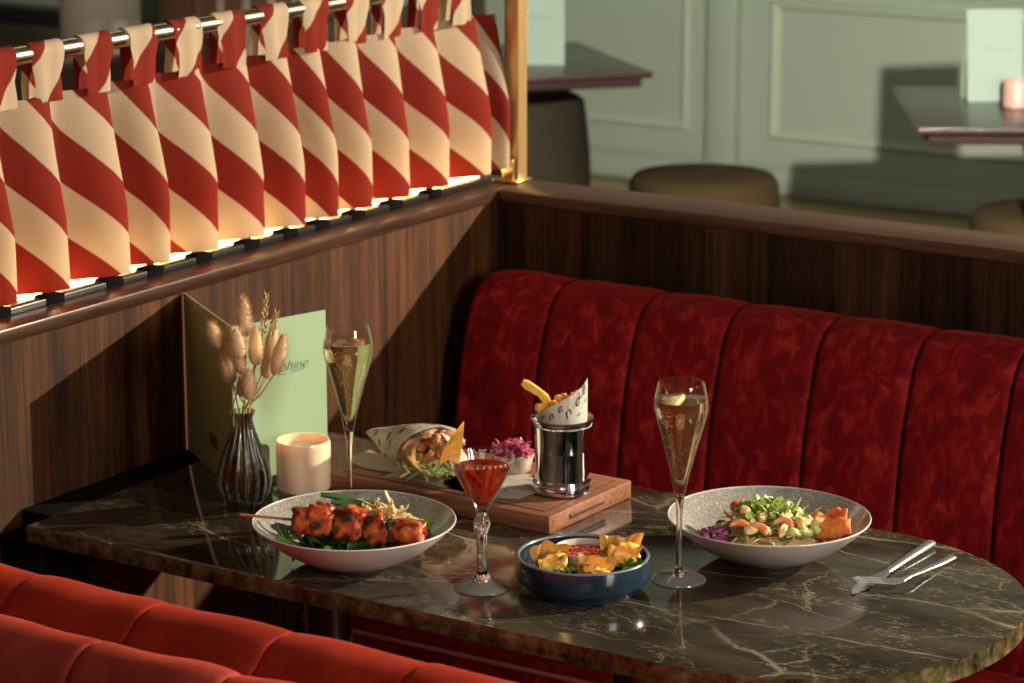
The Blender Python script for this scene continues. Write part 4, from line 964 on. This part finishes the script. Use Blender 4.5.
# ------------------------------------------------------------------ background room
M_bgedge = plain('table_edge', (.014, .004, .003), .7, spec=.2)
def bgtable(q, label):
    c = sum((V((x, y, 0)) for x, y in q), V((0, 0, 0)))/4
    t = thing('side_table', label, 'table', c)
    ql = [(x-c.x, y-c.y) for x, y in q]
    b = B(); prism(b, ql, .734, .75, .0015); obj('tabletop', b, M_bgwood, t)
    b = B(); prism(b, [(x*.93, y*.93) for x, y in ql], .708, .734, .006); obj('moulded_edge', b, M_bgedge, t)
    b = B(); lathe(b, [(0, .03), (.05, .03), (.035, .1), (.03, .3), (.035, .6), (.06, .70), (0, .70)], 32); obj('pedestal', b, M_bgwood, t)
    b = B(); lathe(b, [(0, 0), (.22, 0), (.22, .02), (.05, .04), (0, .04)], 32); obj('foot', b, M_bgwood, t)
bgtable([(-3.50, 6.15), (-3.98, 6.56), (-4.40, 6.09), (-3.92, 5.68)], 'dark wooden square side table beyond the gold post')
bgtable([(-2.87, 6.26), (-2.54, 5.69), (-1.97, 6.02), (-2.30, 6.59)], 'dark wooden side table at the far right beyond the partition')
# menu cards and candles on them
def simplecard(x, y, w, h, ang, label):
    t = thing('menu_card', label, 'menu', (x, y, .75), ang)
    for s in (-1, 1):
        b = B(); 
        vs_ = [b.verts.new(V(p)) for p in ((-w/2, s*.035, 0), (w/2, s*.035, 0), (w/2, s*.002, h), (-w/2, s*.002, h))]; b.faces.new(vs_); bmesh.ops.solidify(b, geom=b.faces[:], thickness=.001)
        o = obj('page', b, plain('pale_menu', (.30, .385, .30), .6), t, smooth=False)
        if s == -1:
            b = B(); add_poly(b, *text_verts('Delphine', .02, .4), lambda v: V((v.x-.035, -.0145-.0015+.0-(.0), 0))+V((0, -.0095+.0, h*.55))+V((0, v.y*.16, v.y))); obj('lettering', b, M_inkg, o, smooth=False)
M_inkg = plain('faint_ink', (.22, .28, .20), .7)
simplecard(-2.575, 6.185, .135, .218, HD+.05, 'pale menu card standing on the far right side table')
simplecard(-3.845, 6.13, .15, .218, HD+.0, 'pale menu card standing on the side table beyond the gold post')
def tealight(x, y, label, h=.065, r=.034):
    t = thing('candle_holder', label, 'candle', (x, y, .75))
    b = B(); lathe(b, [(0, 0), (r*.85, 0), (r, .004), (r, h-.003), (r-.002, h), (r-.004, h-.002), (r-.004, h*.75), (0, h*.75)], 32); obj('glass_cup', b, plain('blush_glass', (.34, .19, .15), .5, sss=.3), t)
tealight(-2.475, 6.10, 'blush glass candle on the far right side table')
tealight(-3.955, 5.98, 'blush glass candle on the side table beyond the gold post', .09, .042)
# round stools
def stool(x, y, label, r=.21):
    t = thing('round_stool', label, 'stool', (x, y, 0))
    b = B(); lathe(b, [(0, .33), (r*.96, .33), (r, .345), (r*1.01, .39), (r*.99, .445), (r*.93, .465), (r*.6, .471), (0, .471)], 48); obj('cushion', b, M_olive, t, 60)
    for k in range(4):
        a = PI/4+k*PI/2; b = B(); tube(b, [(r*.8*math.cos(a), r*.8*math.sin(a), 0), (r*.7*math.cos(a), r*.7*math.sin(a), .34)], [.010, .016], 12); obj('leg', b, M_bgwood, t)
stool(-3.42, 6.29, 'round olive brown stool just behind the partition left of the wall panel', .20)
stool(-2.45, 6.30, 'dark round stool under the far right side table', .20)
# tub chair under the left side table
ch = thing('tub_chair', 'olive upholstered tub chair tucked under the side table beyond the gold post', 'chair', (-3.91, 6.10, 0), HD)
b = B(); lathe(b, [(0, .22), (.20, .22), (.225, .26), (.215, .34), (.18, .38), (.14, .40), (0, .41)], 48); obj('seat', b, M_olive2, ch)
def backf(u, v):
    a = math.radians(20+140*u); rr = .215+.02*math.sin(v*PI); return V((rr*math.cos(a), rr*math.sin(a), .25+.42*v-.03*(abs(u-.5)*2)**2))
b = B(); sheet(b, backf, 24, 10, .035); obj('backrest', b, M_olive2, ch, 60)
for k in range(4):
    a = PI/4+k*PI/2; b = B(); tube(b, [(.17*math.cos(a), .17*math.sin(a), 0), (.14*math.cos(a), .14*math.sin(a), .23)], [.010, .016], 12); obj('leg', b, M_bgwood, ch)
# column, brown bench, dark partition seen through the curtain tabs
b = B(); lathe(b, [(0, 0), (.16, 0), (.16, .08), (.125, .10), (.125, 3.1), (.16, 3.14), (.16, 3.2), (0, 3.2)], 48)
c_ = struct('column_cream', b, M_cream); c_.location = (-5.68, 6.5, 0); c_['label'] = 'cream round column beyond the curtain'
b = B(); box(b, (-4.65, 3.0, 0), (-4.57, 7.0, .80), .004); o_ = obj('low_partition', b, plain('dark_partition', (.030, .014, .008), .5)); tag(o_, 'low dark wooden screen beyond the striped curtain', 'screen')
bn = thing('wall_bench', 'brown upholstered bench along the far wall, top left', 'bench', (-8.3, 7.9, 0))
b = B(); box(b, (-1.6, -.35, .14), (1.25, .25, .40), .03, 4); obj('seat', b, M_brown, bn)
b = B(); box(b, (-1.6, .25, .10), (1.25, .40, .46), .02, 4); obj('backrest', b, M_black, bn)  # black block stands in for the shaded gap behind the seat
b = B(); box(b, (-1.55, -.30, 0), (1.2, .35, .14), .004); obj('plinth', b, M_black, bn)
dc = thing('slatted_chair', 'brown slat-backed wooden chair glimpsed between the curtain tabs', 'chair', (-4.25, 5.50, 0), HD)
M_chairw = plain('chair_brown', (.18, .075, .035), .4)
b = B(); box(b, (-.22, -.22, .43), (.22, .22, .47), .01); obj('seat', b, M_chairw, dc)
for x in (-.2, .2):
    for y in (-.2, .2):
        b = B(); tube(b, [(x, y, 0), (x, y, .44 if y < 0 else .98)], .016, 12); obj('leg', b, M_chairw, dc)
for k in range(5): b = B(); box(b, (-.15+k*.066, .19, .47), (-.13+k*.066, .205, .95), .002); obj('slat', b, plain('pale_slat', (.42, .33, .24), .5), dc)
b = B(); box(b, (-.21, .185, .94), (.21, .215, .99), .005); obj('top_rail', b, M_chairw, dc)
b = B(); box(b, (-6.62, 7.9, 0), (-6.05, 8.35, 2.3), .01); box(b, (-6.58, 7.89, .1), (-6.09, 7.9, 2.2), .003)
cb = tag(obj('tall_cabinet', b, plain('cabinet_brown', (.12, .055, .03), .5)), 'tall brown wooden cabinet against the far wall behind the curtain rod', 'cabinet')

# ------------------------------------------------------------------ camera
cam = bpy.data.cameras.new('camera'); co = bpy.data.objects.new('camera', cam); C.objects.link(co)
co.location = (0, 0, 1.75); co.rotation_euler = (PI/2-math.radians(13.67), 0, HD)
cam.sensor_width = 36; cam.lens = 2740*36/1024; cam.clip_end = 60
cam.dof.use_dof = True; cam.dof.focus_distance = 2.98; cam.dof.aperture_fstop = 9
bpy.context.scene.camera = co

# ------------------------------------------------------------------ lights
def aim(o, tgt): o.rotation_euler = (V(tgt)-V(o.location)).to_track_quat('-Z', 'Y').to_euler()
def lamp(name, kind, loc_, tgt, energy, col, **k):
    l = bpy.data.lights.new(name, kind); l.energy = energy; l.color = col
    for a, v in k.items(): setattr(l, a, v)
    o = bpy.data.objects.new(name, l); C.objects.link(o); o.location = loc_; aim(o, tgt); return o
key = V((1.68, 6.4, 2.76))
lamp('key_spot', 'SPOT', key, (-1.75, 2.55, .8), 2800, (1, .84, .62), spot_size=math.radians(30), spot_blend=.4, shadow_soft_size=.035)
lamp('right_fill', 'AREA', (2.0, 1.75, 2.0), (-1.5, 2.7, .75), 94, (1, .92, .82), shape='RECTANGLE', size=.8, size_y=1.6)  # added soft fill from the right, also puts tall highlights in the glasses
lamp('front_fill', 'AREA', (.3, -.4, 2.5), (-1.7, 2.7, .9), 11, (1, .90, .78), size=1.2)
lamp('room_spot', 'SPOT', (-1.28, 3.75, 1.5), (-3.9, 8.4, .35), 1100, (1, .95, .84), spot_size=math.radians(60), spot_blend=.5, shadow_soft_size=.02)
lamp('room_ceiling', 'AREA', (-4.6, 5.2, 3.1), (-4.8, 6.4, 0), 38, (1, .92, .76), size=2.6)
w = bpy.data.worlds.new('world'); bpy.context.scene.world = w; w.use_nodes = True
w.node_tree.nodes['Background'].inputs[0].default_value = (1, .90, .78, 1); w.node_tree.nodes['Background'].inputs[1].default_value = .07
sc = bpy.context.scene
sc.view_settings.view_transform = 'Standard'; sc.view_settings.look = 'None'; sc.view_settings.exposure = 0
sc.cycles.use_denoising = True; sc.cycles.max_bounces = 14; sc.cycles.transmission_bounces = 12; sc.cycles.transparent_max_bounces = 24
sc.cycles.sample_clamp_indirect = 6; sc.cycles.caustics_refractive = False; sc.cycles.caustics_reflective = False
